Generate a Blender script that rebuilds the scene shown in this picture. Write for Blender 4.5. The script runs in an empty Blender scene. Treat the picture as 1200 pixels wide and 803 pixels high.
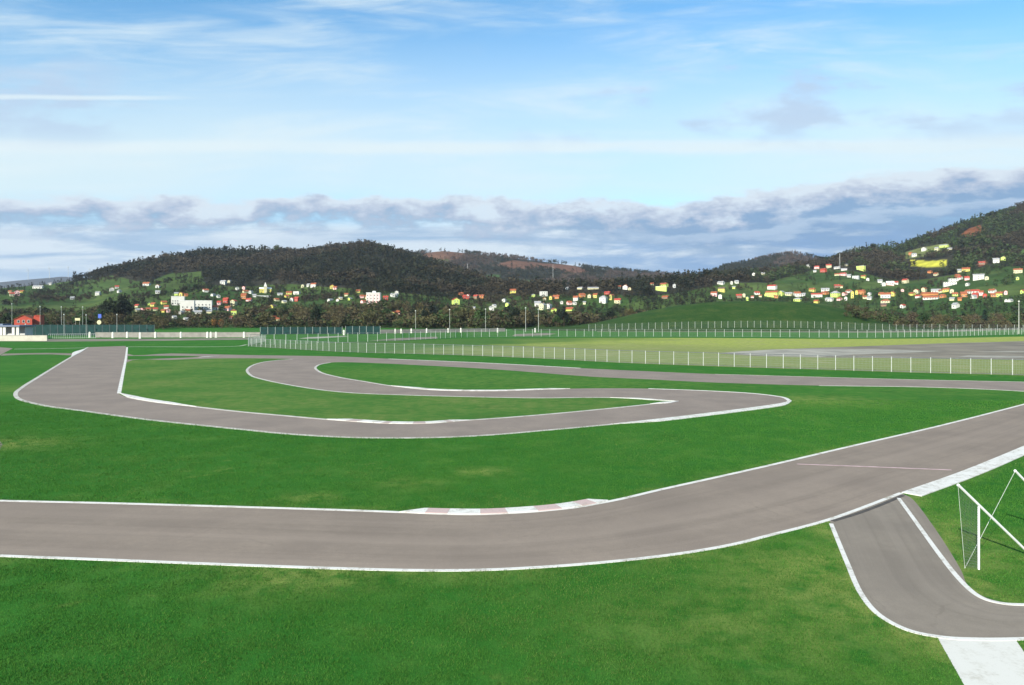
import bpy, bmesh, math, random
import numpy as np
from mathutils import Vector, Matrix

rng = np.random.default_rng(7)
random.seed(7)
S = bpy.context.scene
COL = S.collection
R = math.radians

# ------------------------------------------------------------------ camera
CH = 9.0            # eye height above the plain, metres
FP = 820.0          # focal length in photo pixels (photo is 1200 wide)
HY = 371.0          # horizon row in the photo
cam = bpy.data.objects.new('camera', bpy.data.cameras.new('camera'))
COL.objects.link(cam)
cam.location = (0, 0, CH)
cam.rotation_euler = (R(90), 0, 0)
cam.data.sensor_width = 36
cam.data.lens = FP / 1200 * 36
cam.data.shift_y = -(401.5 - HY) / 1200
cam.data.clip_start = 0.5
cam.data.clip_end = 30000
S.camera = cam

# ------------------------------------------------------------------ view, sun, sky
S.view_settings.view_transform = 'Standard'
S.view_settings.look = 'None'
S.view_settings.gamma = 1
S.view_settings.exposure = 0.85
S.cycles.max_bounces = 6
S.cycles.transparent_max_bounces = 8
SUN_DIR = Vector((1.085, 1.68, -1.0)).normalized()       # the way the light travels
SUN_ELEV = math.asin(-SUN_DIR.z)
sun = bpy.data.objects.new('sun', bpy.data.lights.new('sun', 'SUN'))
COL.objects.link(sun)
sun.data.energy = 4.6
sun.data.angle = R(0.53)
sun.data.color = (1.0, 0.94, 0.83)
sun.rotation_euler = SUN_DIR.to_track_quat('-Z', 'Y').to_euler()


class NT:
    """small helper to write node graphs"""
    def __init__(self, tree):
        self.t = tree
        self.n = tree.nodes
        self.l = tree.links

    def new(self, kind, **kw):
        n = self.n.new(kind)
        for k, v in kw.items():
            setattr(n, k, v)
        return n

    def put(self, sock, v):
        if isinstance(v, bpy.types.NodeSocket):
            self.l.new(v, sock)
        elif v is not None:
            sock.default_value = v

    def m(self, op, a, b=None, c=None, clamp=False):
        n = self.new('ShaderNodeMath', operation=op, use_clamp=clamp)
        self.put(n.inputs[0], a)
        self.put(n.inputs[1], b)
        self.put(n.inputs[2], c)
        return n.outputs[0]

    def ramp(self, v, a, b, lo=0.0, hi=1.0, smooth=True):
        n = self.new('ShaderNodeMapRange', interpolation_type='SMOOTHSTEP' if smooth else 'LINEAR')
        self.put(n.inputs[0], v)
        self.put(n.inputs[1], a)
        self.put(n.inputs[2], b)
        self.put(n.inputs[3], lo)
        self.put(n.inputs[4], hi)
        return n.outputs[0]

    def vec(self, x, y, z=0.0):
        n = self.new('ShaderNodeCombineXYZ')
        self.put(n.inputs[0], x)
        self.put(n.inputs[1], y)
        self.put(n.inputs[2], z)
        return n.outputs[0]

    def noise(self, vec, scale=1.0, detail=4.0, rough=0.5, dist=0.0):
        n = self.new('ShaderNodeTexNoise')
        self.put(n.inputs['Vector'], vec)
        n.inputs['Scale'].default_value = scale
        n.inputs['Detail'].default_value = detail
        n.inputs['Roughness'].default_value = rough
        n.inputs['Distortion'].default_value = dist
        return n.outputs['Fac']

    def mix(self, f, a, b, blend='MIX'):
        n = self.new('ShaderNodeMix', data_type='RGBA', blend_type=blend)
        self.put(n.inputs[0], f)
        self.put(n.inputs[6], a if isinstance(a, bpy.types.NodeSocket) else (*a, 1))
        self.put(n.inputs[7], b if isinstance(b, bpy.types.NodeSocket) else (*b, 1))
        return n.outputs[2]


world = bpy.data.worlds.new('World')
S.world = world
world.use_nodes = True
wt = NT(world.node_tree)
wt.n.clear()
sky = wt.new('ShaderNodeTexSky', sky_type='NISHITA')
sky.sun_disc = False
sky.sun_elevation = SUN_ELEV
sky.sun_rotation = math.atan2(-SUN_DIR.x, -SUN_DIR.y)
sky.altitude = 0
sky.air_density = 1.0
sky.dust_density = 0.6
sky.ozone_density = 1.6
tc = wt.new('ShaderNodeTexCoord')
sep = wt.new('ShaderNodeSeparateXYZ')
wt.l.new(tc.outputs['Generated'], sep.inputs[0])
dx, dy, dz = sep.outputs
az = wt.m('ARCTAN2', dx, dy)
# cloud sheets lie in long parallel bands across the view, so height is measured along them
el = wt.m('DIVIDE', dz, wt.m('SQRT', wt.m('ADD', wt.m('MULTIPLY', wt.m('MULTIPLY', dx, dx), 0.12), wt.m('ADD', wt.m('MULTIPLY', dy, dy), 1e-3))))
# clear blue, a little deeper and more cyan than the raw model, paler towards the horizon
clear = wt.mix(1.0, sky.outputs[0], (0.66, 1.10, 1.24), 'MULTIPLY')
W_WHITE = (4.5, 5.2, 5.45)
W_CYAN = (4.25, 5.12, 5.38)
W_GREY = (1.85, 2.7, 3.75)
W_SLATE = (1.25, 2.15, 3.5)
W_MAUVE = (2.9, 3.7, 4.8)


def wband(e, a, b, c, d):
    return wt.m('MULTIPLY', wt.ramp(e, a, b), wt.ramp(e, c, d, 1.0, 0.0))


big = wt.noise(wt.vec(wt.m('MULTIPLY', az, 1.4), wt.m('MULTIPLY', el, 3.0), 3.1), 1.0, 3)
elw = wt.m('ADD', el, wt.m('MULTIPLY', wt.m('SUBTRACT', big, 0.5), 0.05))
# pale veil over the middle heights
veil = wband(elw, 0.10, 0.19, 0.20, 0.46)
veil = wt.m('MULTIPLY', veil, wt.ramp(big, 0.2, 0.8, 0.55, 1.0))
c = wt.mix(veil, clear, W_CYAN)
# streaky high cloud
st1 = wt.noise(wt.vec(wt.m('MULTIPLY', az, 2.4), wt.m('MULTIPLY', elw, 15.0), 0.0), 1.0, 8, 0.6, 0.6)
st2 = wt.noise(wt.vec(wt.m('MULTIPLY', az, 5.0), wt.m('MULTIPLY', wt.m('ADD', elw, wt.m('MULTIPLY', az, -0.05)), 30.0), 8.0), 1.0, 7, 0.6, 0.8)
cir = wt.m('MULTIPLY', wt.ramp(st1, 0.38, 0.72), wt.ramp(st2, 0.28, 0.68))
cir = wt.m('MULTIPLY', cir, wt.ramp(el, 0.10, 0.22, 0.0, 0.75))
c = wt.mix(cir, c, W_WHITE)
# one long thin streak right across
ls = wt.noise(wt.vec(wt.m('MULTIPLY', az, 2.6), wt.m('MULTIPLY', elw, 12.0), 21.0), 1.0, 6, 0.6)
elS = wt.m('ADD', wt.m('ADD', el, wt.m('MULTIPLY', wt.m('SUBTRACT', big, 0.5), 0.02)), wt.m('MULTIPLY', wt.m('SUBTRACT', ls, 0.5), 0.03))
streak = wt.m('MULTIPLY', wband(elS, 0.226, 0.238, 0.244, 0.256), wt.ramp(ls, 0.25, 0.6, 0.4, 0.9))
c = wt.mix(streak, c, W_WHITE)
# small mauve puffs
pf = wt.noise(wt.vec(wt.m('MULTIPLY', az, 7.0), wt.m('MULTIPLY', el, 15.0), 5.5), 1.0, 6, 0.55)
pf2 = wt.noise(wt.vec(wt.m('MULTIPLY', az, 2.0), wt.m('MULTIPLY', el, 4.0), 14.0), 1.0, 2)
puff = wt.m('MULTIPLY', wt.ramp(pf, 0.50, 0.66), wband(el, 0.22, 0.28, 0.34, 0.40))
puff = wt.m('MULTIPLY', puff, wt.ramp(wt.m('ADD', pf2, wt.ramp(az, 0.0, 0.5, 0.0, 0.12)), 0.46, 0.6, 0.0, 0.8))
c = wt.mix(puff, c, W_MAUVE)
# low white and blue streaks under the bank
lo = wt.noise(wt.vec(wt.m('MULTIPLY', az, 4.5), wt.m('MULTIPLY', el, 34.0), 2.0), 1.0, 9, 0.62, 0.4)
lowm = wt.ramp(el, 0.12, 0.16, 1.0, 0.0)
side = wt.ramp(az, -0.1, 0.42)
low_blue = wt.mix(side, (2.2, 3.2, 4.4), (1.3, 2.3, 3.95))
low_edge = wt.m('ADD', 0.36, wt.m('MULTIPLY', side, 0.13))
low_col = wt.mix(wt.ramp(lo, low_edge, wt.m('ADD', low_edge, 0.2)), low_blue, (4.1, 4.75, 5.3))
c = wt.mix(lowm, c, low_col)
# the long grey cloud bank: layers of cumulus, each with bumpy lit tops over blue-grey undersides
rise = wt.m('MULTIPLY', wt.ramp(az, 0.2, 0.6), 0.040)
e0 = wt.m('SUBTRACT', el, rise)


def cloud_layer(c, top, thick, seed, s_az, s_el, amp, white, mid, under, opac, d_end):
    a_ = wt.noise(wt.vec(wt.m('MULTIPLY', az, s_az), wt.m('MULTIPLY', el, s_el), seed), 1.0, 10, 0.60, 0.15)
    b_ = wt.noise(wt.vec(wt.m('MULTIPLY', az, 2.3), wt.m('MULTIPLY', el, 5.0), seed + 7.7), 1.0, 2, 0.5)
    f_ = wt.noise(wt.vec(wt.m('MULTIPLY', az, s_az * 2.6), wt.m('MULTIPLY', el, s_el * 2.1), seed + 3.3), 1.0, 9, 0.6, 0.1)
    e_ = wt.m('ADD', e0, wt.m('ADD', wt.m('MULTIPLY', wt.m('SUBTRACT', a_, 0.5), -amp), wt.m('MULTIPLY', wt.m('SUBTRACT', b_, 0.5), -amp * 0.5)))
    e_ = wt.m('SUBTRACT', e_, wt.m('MULTIPLY', wt.m('SUBTRACT', f_, 0.5), 0.03))
    d = wt.m('DIVIDE', wt.m('SUBTRACT', top, e_), thick)
    mask = wt.m('MULTIPLY', wt.ramp(d, -0.02, 0.22), wt.ramp(wt.m('ADD', d, wt.m('MULTIPLY', wt.m('SUBTRACT', f_, 0.5), 1.2)), wt.m('MULTIPLY', d_end, 0.8), wt.m('MULTIPLY', d_end, 1.25), 1.0, 0.0))
    dd = wt.m('ADD', d, wt.m('MULTIPLY', wt.m('SUBTRACT', f_, 0.5), 2.6))
    col = wt.mix(wt.ramp(dd, 0.1, 0.75), white, mid)
    col = wt.mix(wt.ramp(dd, 0.55, 1.2), col, under)
    opac = wt.m('MULTIPLY', wt.ramp(f_, 0.3, 0.55, 0.85, 1.0), opac)
    return wt.mix(wt.m('MULTIPLY', mask, opac), c, col)


c = cloud_layer(c, 0.170, 0.044, 31.0, 7.0, 17.0, 0.05, (4.15, 4.65, 5.15), (2.85, 3.3, 4.15), wt.mix(side, (1.7, 2.6, 3.75), (1.35, 2.25, 3.55)), 0.97, wt.ramp(az, -0.12, 0.4, 1.0, 1.9))
c = cloud_layer(c, 0.122, 0.026, 62.0, 5.0, 21.0, 0.05, (2.9, 3.7, 4.7), (2.1, 2.95, 4.1), wt.mix(side, (1.5, 2.45, 3.8), (1.2, 2.15, 3.6)), wt.ramp(az, -0.1, 0.42, 0.35, 0.8), 0.75)
# a vapour trail at the left and scattered small grey clouds at the right
tr = wt.noise(wt.vec(wt.m('MULTIPLY', az, 9.0), wt.m('MULTIPLY', el, 40.0), 71.0), 1.0, 5, 0.6)
et = wt.m('ADD', wt.m('SUBTRACT', el, wt.m('MULTIPLY', az, 0.028)), wt.m('MULTIPLY', wt.m('SUBTRACT', tr, 0.5), 0.008))
trail = wt.m('MULTIPLY', wband(et, 0.316, 0.3205, 0.322, 0.327), wt.ramp(az, -0.40, -0.52, 0.0, 0.7))
c = wt.mix(trail, c, W_WHITE)
bg = wt.new('ShaderNodeBackground')
bg.inputs['Strength'].default_value = 0.1
wt.l.new(c, bg.inputs['Color'])
wo = wt.new('ShaderNodeOutputWorld')
wt.l.new(bg.outputs[0], wo.inputs['Surface'])


# ------------------------------------------------------------------ helpers
def px2x(px, D):
    return (px - 600.0) / FP * D


def gp(px, py, z=0.0):
    """point of the plain seen at photo pixel (px, py)"""
    D = FP * (CH - z) / (py - HY)
    return ((px - 600.0) / FP * D, D, z)


def spline(pts, n=8, closed=False):
    P = [np.array(p, float) for p in pts]
    out = []
    N = len(P)
    rngi = range(N if closed else N - 1)
    for i in rngi:
        p1, p2 = P[i], P[(i + 1) % N]
        p0 = P[i - 1] if (closed or i > 0) else p1
        p3 = P[(i + 2) % N] if (closed or i + 2 < N) else p2
        a = np.linalg.norm(p1 - p0) ** .5 + 1e-6
        b = np.linalg.norm(p2 - p1) ** .5 + 1e-6
        d = np.linalg.norm(p3 - p2) ** .5 + 1e-6
        m1 = (p2 - p1) - b * ((p2 - p0) / (a + b) - (p1 - p0) / a) if np.linalg.norm(p1 - p0) > 0 else (p2 - p1)
        m2 = (p2 - p1) + b * ((p3 - p2) / d - (p3 - p1) / (b + d)) if np.linalg.norm(p3 - p2) > 0 else (p2 - p1)
        for k in range(n):
            t = k / n
            out.append((2 * t**3 - 3 * t**2 + 1) * p1 + (t**3 - 2 * t**2 + t) * m1 + (-2 * t**3 + 3 * t**2) * p2 + (t**3 - t**2) * m2)
    if not closed:
        out.append(P[-1])
    return [tuple(p) for p in out]


def tag(o, label=None, cat=None, group=None, kind=None):
    if label:
        o['label'] = label
    if cat:
        o['category'] = cat
    if group:
        o['group'] = group
    if kind:
        o['kind'] = kind
    return o


def link(o, parent=None):
    COL.objects.link(o)
    if parent is not None:
        o.parent = parent
    return o


def empty(name, loc=(0, 0, 0), rz=0.0):
    o = bpy.data.objects.new(name, None)
    o.empty_display_size = 0.3
    COL.objects.link(o)
    o.location = loc
    o.rotation_euler = (0, 0, rz)
    return o


def mesh_from(name, verts, faces, mat=None, smooth=False):
    me = bpy.data.meshes.new(name)
    me.from_pydata([tuple(map(float, v)) for v in verts], [], faces)
    if mat:
        me.materials.append(mat)
    if smooth:
        me.polygons.foreach_set('use_smooth', [True] * len(me.polygons))
    me.update()
    return me


def mesh_np(name, V, F, mat, color=None, smooth=False):
    """V (n,3), F (m,k) with constant k"""
    me = bpy.data.meshes.new(name)
    n, mm, k = len(V), len(F), F.shape[1]
    me.vertices.add(n)
    me.vertices.foreach_set('co', np.ascontiguousarray(V, np.float32).ravel())
    me.loops.add(mm * k)
    me.loops.foreach_set('vertex_index', np.ascontiguousarray(F, np.int32).ravel())
    me.polygons.add(mm)
    me.polygons.foreach_set('loop_start', np.arange(0, mm * k, k, dtype=np.int32))
    if smooth:
        me.polygons.foreach_set('use_smooth', np.ones(mm, bool))
    if color is not None:
        at = me.attributes.new('tint', 'FLOAT_COLOR', 'POINT')
        at.data.foreach_set('color', np.ascontiguousarray(np.c_[color, np.ones(n)], np.float32).ravel())
    me.materials.append(mat)
    me.update(calc_edges=True)
    return me


def obj(name, me, parent=None, loc=None, rz=None):
    o = bpy.data.objects.new(name, me)
    link(o, parent)
    if loc is not None:
        o.location = loc
    if rz is not None:
        o.rotation_euler = (0, 0, rz)
    return o


class MB:
    """collects boxes and bars into one mesh"""
    def __init__(self):
        self.v, self.f = [], []

    def add(self, vs, fs):
        b = len(self.v)
        self.v += [tuple(v) for v in vs]
        self.f += [tuple(i + b for i in f) for f in fs]

    def box(self, x0, x1, y0, y1, z0, z1):
        self.add([(x0, y0, z0), (x1, y0, z0), (x1, y1, z0), (x0, y1, z0), (x0, y0, z1), (x1, y0, z1), (x1, y1, z1), (x0, y1, z1)],
                 [(0, 3, 2, 1), (4, 5, 6, 7), (0, 1, 5, 4), (1, 2, 6, 5), (2, 3, 7, 6), (3, 0, 4, 7)])

    def bar(self, a, b, r0, r1=None, n=6, cap=True):
        r1 = r0 if r1 is None else r1
        a, b = Vector(a), Vector(b)
        d = (b - a)
        if d.length < 1e-6:
            return
        q = d.to_track_quat('Z', 'Y')
        vs = []
        for p, r in ((a, r0), (b, r1)):
            for i in range(n):
                t = 2 * math.pi * i / n
                vs.append(p + q @ Vector((r * math.cos(t), r * math.sin(t), 0)))
        fs = [(i, (i + 1) % n, n + (i + 1) % n, n + i) for i in range(n)]
        if cap:
            fs += [tuple(range(n - 1, -1, -1)), tuple(range(n, 2 * n))]
        self.add(vs, fs)

    def mesh(self, name, mat, smooth=False):
        return mesh_from(name, self.v, self.f, mat, smooth)


# ------------------------------------------------------------------ materials
def material(name):
    m = bpy.data.materials.new(name)
    m.use_nodes = True
    t = NT(m.node_tree)
    bs = t.n['Principled BSDF']
    return m, t, bs


def objco(t):
    return t.new('ShaderNodeNewGeometry').outputs['Position']


def simple(name, col, rough=0.7, var=0.12, scale=1.0, spec=0.3, metal=0.0, bump=0.0):
    m, t, bs = material(name)
    p = objco(t)
    n = t.noise(p, scale, 5, 0.6)
    a = tuple(max(0, x * (1 - var)) for x in col)
    b = tuple(min(1, x * (1 + var)) for x in col)
    t.l.new(t.mix(t.ramp(n, 0.3, 0.7), a, b), bs.inputs['Base Color'])
    bs.inputs['Roughness'].default_value = rough
    bs.inputs['Specular IOR Level'].default_value = spec
    bs.inputs['Metallic'].default_value = metal
    if bump:
        bn = t.new('ShaderNodeBump')
        bn.inputs['Strength'].default_value = bump
        bn.inputs['Distance'].default_value = 0.02
        t.l.new(t.noise(p, scale * 12, 4, 0.6), bn.inputs['Height'])
        t.l.new(bn.outputs[0], bs.inputs['Normal'])
    return m


def tinted(name, rough=0.9, scale=1.0, var=0.25, spec=0.1, translucent=0.0):
    """base colour from the mesh's 'tint' attribute, broken up by noise"""
    m, t, bs = material(name)
    at = t.new('ShaderNodeAttribute', attribute_name='tint')
    n = t.noise(objco(t), scale, 5, 0.6)
    k = t.ramp(n, 0.25, 0.75, 1 - var, 1 + var)
    v = t.new('ShaderNodeVectorMath', operation='SCALE')
    t.l.new(at.outputs['Color'], v.inputs[0])
    t.l.new(k, v.inputs['Scale'])
    t.l.new(v.outputs[0], bs.inputs['Base Color'])
    bs.inputs['Roughness'].default_value = rough
    bs.inputs['Specular IOR Level'].default_value = spec
    return m


def grass_material(name, cols, dry, dry_lo=0.56, dry_hi=0.74, attr=None, dry_amt=0.7):
    m, t, bs = material(name)
    p = objco(t)
    n1 = t.noise(p, 0.09, 5, 0.6)
    n2 = t.noise(p, 0.9, 6, 0.65)
    n3 = t.noise(p, 11.0, 4, 0.7)
    c = t.mix(t.ramp(n1, 0.3, 0.7), cols[0], cols[1])
    n4 = t.noise(p, 0.28, 4, 0.6)
    c = t.mix(t.ramp(n4, 0.5, 0.72, 0.0, 0.55), c, tuple(a_ * 0.8 + b_ * 0.28 for a_, b_ in zip(cols[2], dry)))
    c = t.mix(t.ramp(n4, 0.28, 0.46, 0.5, 0.0), c, tuple(a_ * 0.72 for a_ in cols[0]))
    c = t.mix(t.ramp(n2, 0.35, 0.75, 0.0, 0.6), c, cols[2])
    d = t.m('MULTIPLY', t.ramp(t.m('ADD', t.m('MULTIPLY', n2, 0.55), t.m('MULTIPLY', n1, 0.45)), dry_lo, dry_hi), dry_amt)
    if attr:
        a = t.new('ShaderNodeAttribute', attribute_name=attr)
        d2 = t.m('MULTIPLY', a.outputs['Fac'], t.ramp(n2, 0.3, 0.62))
        d = t.m('MAXIMUM', d, d2)
    c = t.mix(d, c, dry)
    k = t.ramp(n3, 0.2, 0.8, 0.62, 1.35, smooth=False)
    v = t.new('ShaderNodeVectorMath', operation='SCALE')
    t.l.new(c, v.inputs[0])
    t.l.new(k, v.inputs['Scale'])
    t.l.new(v.outputs[0], bs.inputs['Base Color'])
    bs.inputs['Roughness'].default_value = 0.95
    bs.inputs['Specular IOR Level'].default_value = 0.05
    bn = t.new('ShaderNodeBump')
    bn.inputs['Strength'].default_value = 0.55
    bn.inputs['Distance'].default_value = 0.06
    t.l.new(t.m('ADD', n3, t.noise(p, 34.0, 2, 0.6)), bn.inputs['Height'])
    t.l.new(bn.outputs[0], bs.inputs['Normal'])
    return m


def worn_paint(name, col, dirt, lo, hi):
    m, t, bs = material(name)
    p = objco(t)
    n1 = t.noise(p, 1.1, 6, 0.65)
    n2 = t.noise(p, 9.0, 5, 0.7)
    k = t.m('ADD', t.m('MULTIPLY', n1, 0.6), t.m('MULTIPLY', n2, 0.4))
    c_ = t.mix(t.ramp(k, lo, hi), col, dirt)
    c_ = t.mix(t.ramp(t.noise(p, 26.0, 3, 0.6), 0.62, 0.78, 0.0, 0.6), c_, dirt)
    t.l.new(c_, bs.inputs['Base Color'])
    bs.inputs['Roughness'].default_value = 0.85
    bs.inputs['Specular IOR Level'].default_value = 0.2
    return m


G_A, G_B, G_C = (0.025, 0.120, 0.015), (0.034, 0.142, 0.018), (0.050, 0.152, 0.022)
G_DRY = (0.20, 0.245, 0.06)
M_ground = grass_material('grass_ground', (G_A, G_B, G_C), G_DRY, attr='dry')
M_island = grass_material('island_grass', ((0.045, 0.14, 0.024), (0.075, 0.165, 0.03), (0.1, 0.175, 0.036)), (0.17, 0.2, 0.06), 0.46, 0.7)
M_field = grass_material('field_grass', ((0.14, 0.20, 0.04), (0.21, 0.27, 0.05), (0.26, 0.30, 0.065)), (0.27, 0.26, 0.11), 0.42, 0.66)
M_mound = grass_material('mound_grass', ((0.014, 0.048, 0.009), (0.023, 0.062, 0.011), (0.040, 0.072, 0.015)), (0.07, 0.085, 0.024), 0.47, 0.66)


def asphalt(name, base, streak=True):
    m, t, bs = material(name)
    p = objco(t)
    n1 = t.noise(p, 0.22, 5, 0.6)
    n2 = t.noise(p, 2.5, 6, 0.7)
    n3 = t.noise(p, 40.0, 3, 0.7)
    lo = tuple(x * 0.86 for x in base)
    hi = (base[0] * 1.1, base[1] * 1.1, base[2] * 1.08)
    c = t.mix(t.ramp(n1, 0.32, 0.68), lo, hi)
    c = t.mix(t.ramp(n2, 0.3, 0.75, 0.0, 0.55), c, tuple(x * 0.84 for x in base))
    vor = t.new('ShaderNodeTexVoronoi', feature='DISTANCE_TO_EDGE')
    wv = t.new('ShaderNodeVectorMath', operation='ADD')
    t.l.new(p, wv.inputs[0])
    cn = t.new('ShaderNodeTexNoise')
    t.l.new(p, cn.inputs['Vector'])
    cn.inputs['Scale'].default_value = 0.8
    cn.inputs['Detail'].default_value = 5
    t.l.new(cn.outputs['Color'], wv.inputs[1])
    t.l.new(wv.outputs[0], vor.inputs['Vector'])
    vor.inputs['Scale'].default_value = 0.17
    crack = t.m('MULTIPLY', t.ramp(vor.outputs['Distance'], 0.002, 0.009, 1.0, 0.0), t.ramp(n1, 0.52, 0.62, 0.0, 0.22))
    c = t.mix(crack, c, tuple(x * 0.45 for x in base))
    if streak:
        at = t.new('ShaderNodeAttribute', attribute_name='along')
        sp = t.new('ShaderNodeSeparateXYZ')
        t.l.new(at.outputs['Vector'], sp.inputs[0])
        s1 = t.noise(t.vec(t.m('MULTIPLY', sp.outputs[0], 0.035), t.m('MULTIPLY', sp.outputs[1], 13.0), 0), 1.0, 6, 0.65, 0.3)
        s2 = t.noise(t.vec(t.m('MULTIPLY', sp.outputs[0], 0.012), t.m('MULTIPLY', sp.outputs[1], 3.2), 4), 1.0, 3, 0.6)
        c = t.mix(t.ramp(s1, 0.46, 0.72, 0.0, 0.42), c, tuple(x * 0.66 for x in base))
        c = t.mix(t.ramp(s2, 0.42, 0.7, 0.0, 0.5), c, tuple(x * 1.25 for x in base))
        s3 = t.noise(t.vec(t.m('MULTIPLY', sp.outputs[0], 0.05), t.m('MULTIPLY', sp.outputs[1], 60.0), 9), 1.0, 4, 0.7)
        c = t.mix(t.ramp(s3, 0.56, 0.7, 0.0, 0.3), c, tuple(x * 0.6 for x in base))
        rub = t.m('MULTIPLY', t.ramp(sp.outputs[1], 0.1, 0.32), t.ramp(sp.outputs[1], 0.42, 0.7, 1.0, 0.0))
        c = t.mix(t.m('MULTIPLY', rub, 0.10), c, tuple(x * 0.55 for x in base))
    k = t.ramp(n3, 0.2, 0.8, 0.76, 1.24, smooth=False)
    v = t.new('ShaderNodeVectorMath', operation='SCALE')
    t.l.new(c, v.inputs[0])
    t.l.new(k, v.inputs['Scale'])
    t.l.new(v.outputs[0], bs.inputs['Base Color'])
    bs.inputs['Roughness'].default_value = 0.92
    bs.inputs['Specular IOR Level'].default_value = 0.15
    bn = t.new('ShaderNodeBump')
    bn.inputs['Strength'].default_value = 0.25
    bn.inputs['Distance'].default_value = 0.01
    t.l.new(n3, bn.inputs['Height'])
    t.l.new(bn.outputs[0], bs.inputs['Normal'])
    return m


A_MAIN = (0.236, 0.190, 0.152)
M_asph = asphalt('track_asphalt', A_MAIN)
M_asph2 = asphalt('side_asphalt', (0.222, 0.188, 0.152))
M_asph3 = asphalt('circuit_asphalt', (0.236, 0.192, 0.160), streak=False)
M_old = simple('old_tarmac', (0.18, 0.155, 0.115), 0.95, 0.25, 0.08)
M_pale = simple('pale_concrete', (0.29, 0.27, 0.22), 0.95, 0.25, 0.15)
M_path = worn_paint('white_concrete', (0.60, 0.58, 0.52), (0.42, 0.39, 0.32), 0.48, 0.72)
M_white = worn_paint('white_paint', (0.64, 0.62, 0.57), (0.30, 0.27, 0.21), 0.47, 0.68)
M_worn = worn_paint('worn_white_paint', (0.50, 0.475, 0.42), (0.25, 0.22, 0.17), 0.46, 0.66)
M_pink = worn_paint('faded_red_paint', (0.50, 0.37, 0.34), (0.36, 0.31, 0.26), 0.48, 0.70)
M_steel = simple('galvanised_steel', (0.50, 0.52, 0.48), 0.5, 0.1, 3.0, 0.5, 0.2)
M_wire = simple('fence_wire', (0.20, 0.23, 0.20), 0.6, 0.1, 2.0)
M_rail = simple('dark_rail', (0.11, 0.12, 0.13), 0.6, 0.1, 2.0)
M_screen = simple('green_windscreen', (0.006, 0.034, 0.032), 0.85, 0.25, 0.6)
M_conc = simple('grey_concrete', (0.24, 0.225, 0.20), 0.9, 0.15, 0.5, bump=0.2)
M_cream = simple('cream_concrete', (0.44, 0.42, 0.34), 0.9, 0.08, 0.5)
M_goal = simple('goal_white_paint', (0.80, 0.80, 0.79), 0.45, 0.05, 3.0, 0.5)
M_net = simple('net_cord', (0.10, 0.13, 0.10), 0.9, 0.1, 4.0)
M_rope = simple('pale_rope', (0.55, 0.58, 0.52), 0.9, 0.1, 4.0)
M_glass = simple('window_glass', (0.035, 0.045, 0.055), 0.15, 0.2, 1.0, 0.6)
M_slate = simple('bluish_roof', (0.13, 0.16, 0.22), 0.6, 0.1, 0.6)
M_tree = tinted('tree_foliage', 0.95, 0.3, 0.22, 0.05)
M_bark = simple('bark', (0.055, 0.042, 0.03), 0.95, 0.25, 2.0)
M_land = tinted('hill_land', 1.0, 0.05, 0.3, 0.03)
M_blade = tinted('grass_blades', 0.9, 0.5, 0.15, 0.08)
M_lampm = simple('lamp_grey', (0.42, 0.43, 0.40), 0.5, 0.1, 2.0)

# ------------------------------------------------------------------ value noise in numpy
_tab = rng.random((256, 256))


def vnoise(x, y):
    xi = np.floor(x).astype(int)
    yi = np.floor(y).astype(int)
    fx = x - xi
    fy = y - yi
    fx = fx * fx * (3 - 2 * fx)
    fy = fy * fy * (3 - 2 * fy)
    a = _tab[xi % 256, yi % 256]
    b = _tab[(xi + 1) % 256, yi % 256]
    d = _tab[xi % 256, (yi + 1) % 256]
    e = _tab[(xi + 1) % 256, (yi + 1) % 256]
    return (a * (1 - fx) + b * fx) * (1 - fy) + (d * (1 - fx) + e * fx) * fy


def fbm(x, y, o=4):
    s, a, tot = 0, 1.0, 0
    for i in range(o):
        s = s + a * vnoise(x * 2**i + 17 * i, y * 2**i + 31 * i)
        tot += a
        a *= 0.5
    return s / tot


def inpoly(x, y, poly):
    inside = np.zeros(np.shape(x), bool)
    P = np.asarray(poly, float)
    x1, y1 = P[-1][0], P[-1][1]
    for q in P:
        x2, y2 = q[0], q[1]
        if y1 != y2:
            cond = ((y1 > y) != (y2 > y)) & (x < (x2 - x1) * (y - y1) / (y2 - y1) + x1)
            inside ^= cond
        x1, y1 = x2, y2
    return inside


# ------------------------------------------------------------------ plan of the circuit (photo rows and columns, dropped onto the plain)
T1_up = [(-200, 582), (-60, 585), (0, 587), (130, 590), (270, 594), (400, 598), (470, 600.5), (523, 602.5), (556, 603), (616, 600.5), (646, 598), (673, 595), (700, 590.5), (730, 584.5),
         (770, 575), (840, 559.5), (900, 546), (998, 523), (1098, 500), (1200, 474), (1300, 447), (1420, 415)]
T1_lo = [(-200, 643), (-60, 649), (0, 651.5), (130, 656.5), (270, 662), (400, 666.5), (480, 668.5), (560, 668.3), (640, 664.5), (720, 658), (800, 648.5), (860, 638), (900, 628), (972, 609),
         (1056, 578), (1126, 553), (1200, 523), (1300, 480), (1420, 430)]
T2_left = [(967, 606), (974, 614), (992, 658), (1009, 696), (1028, 719), (1062, 738), (1104, 747), (1149, 749.5), (1200, 749), (1300, 745)]
T2_rline = [(1053, 584), (1126, 681), (1149, 700), (1172, 707), (1200, 709), (1300, 707)]
T2_redge = [(1058, 579), (1068, 584), (1096, 620), (1126, 668), (1134, 686), (1152, 699), (1174, 705.5), (1200, 707.5), (1300, 706)]
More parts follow.
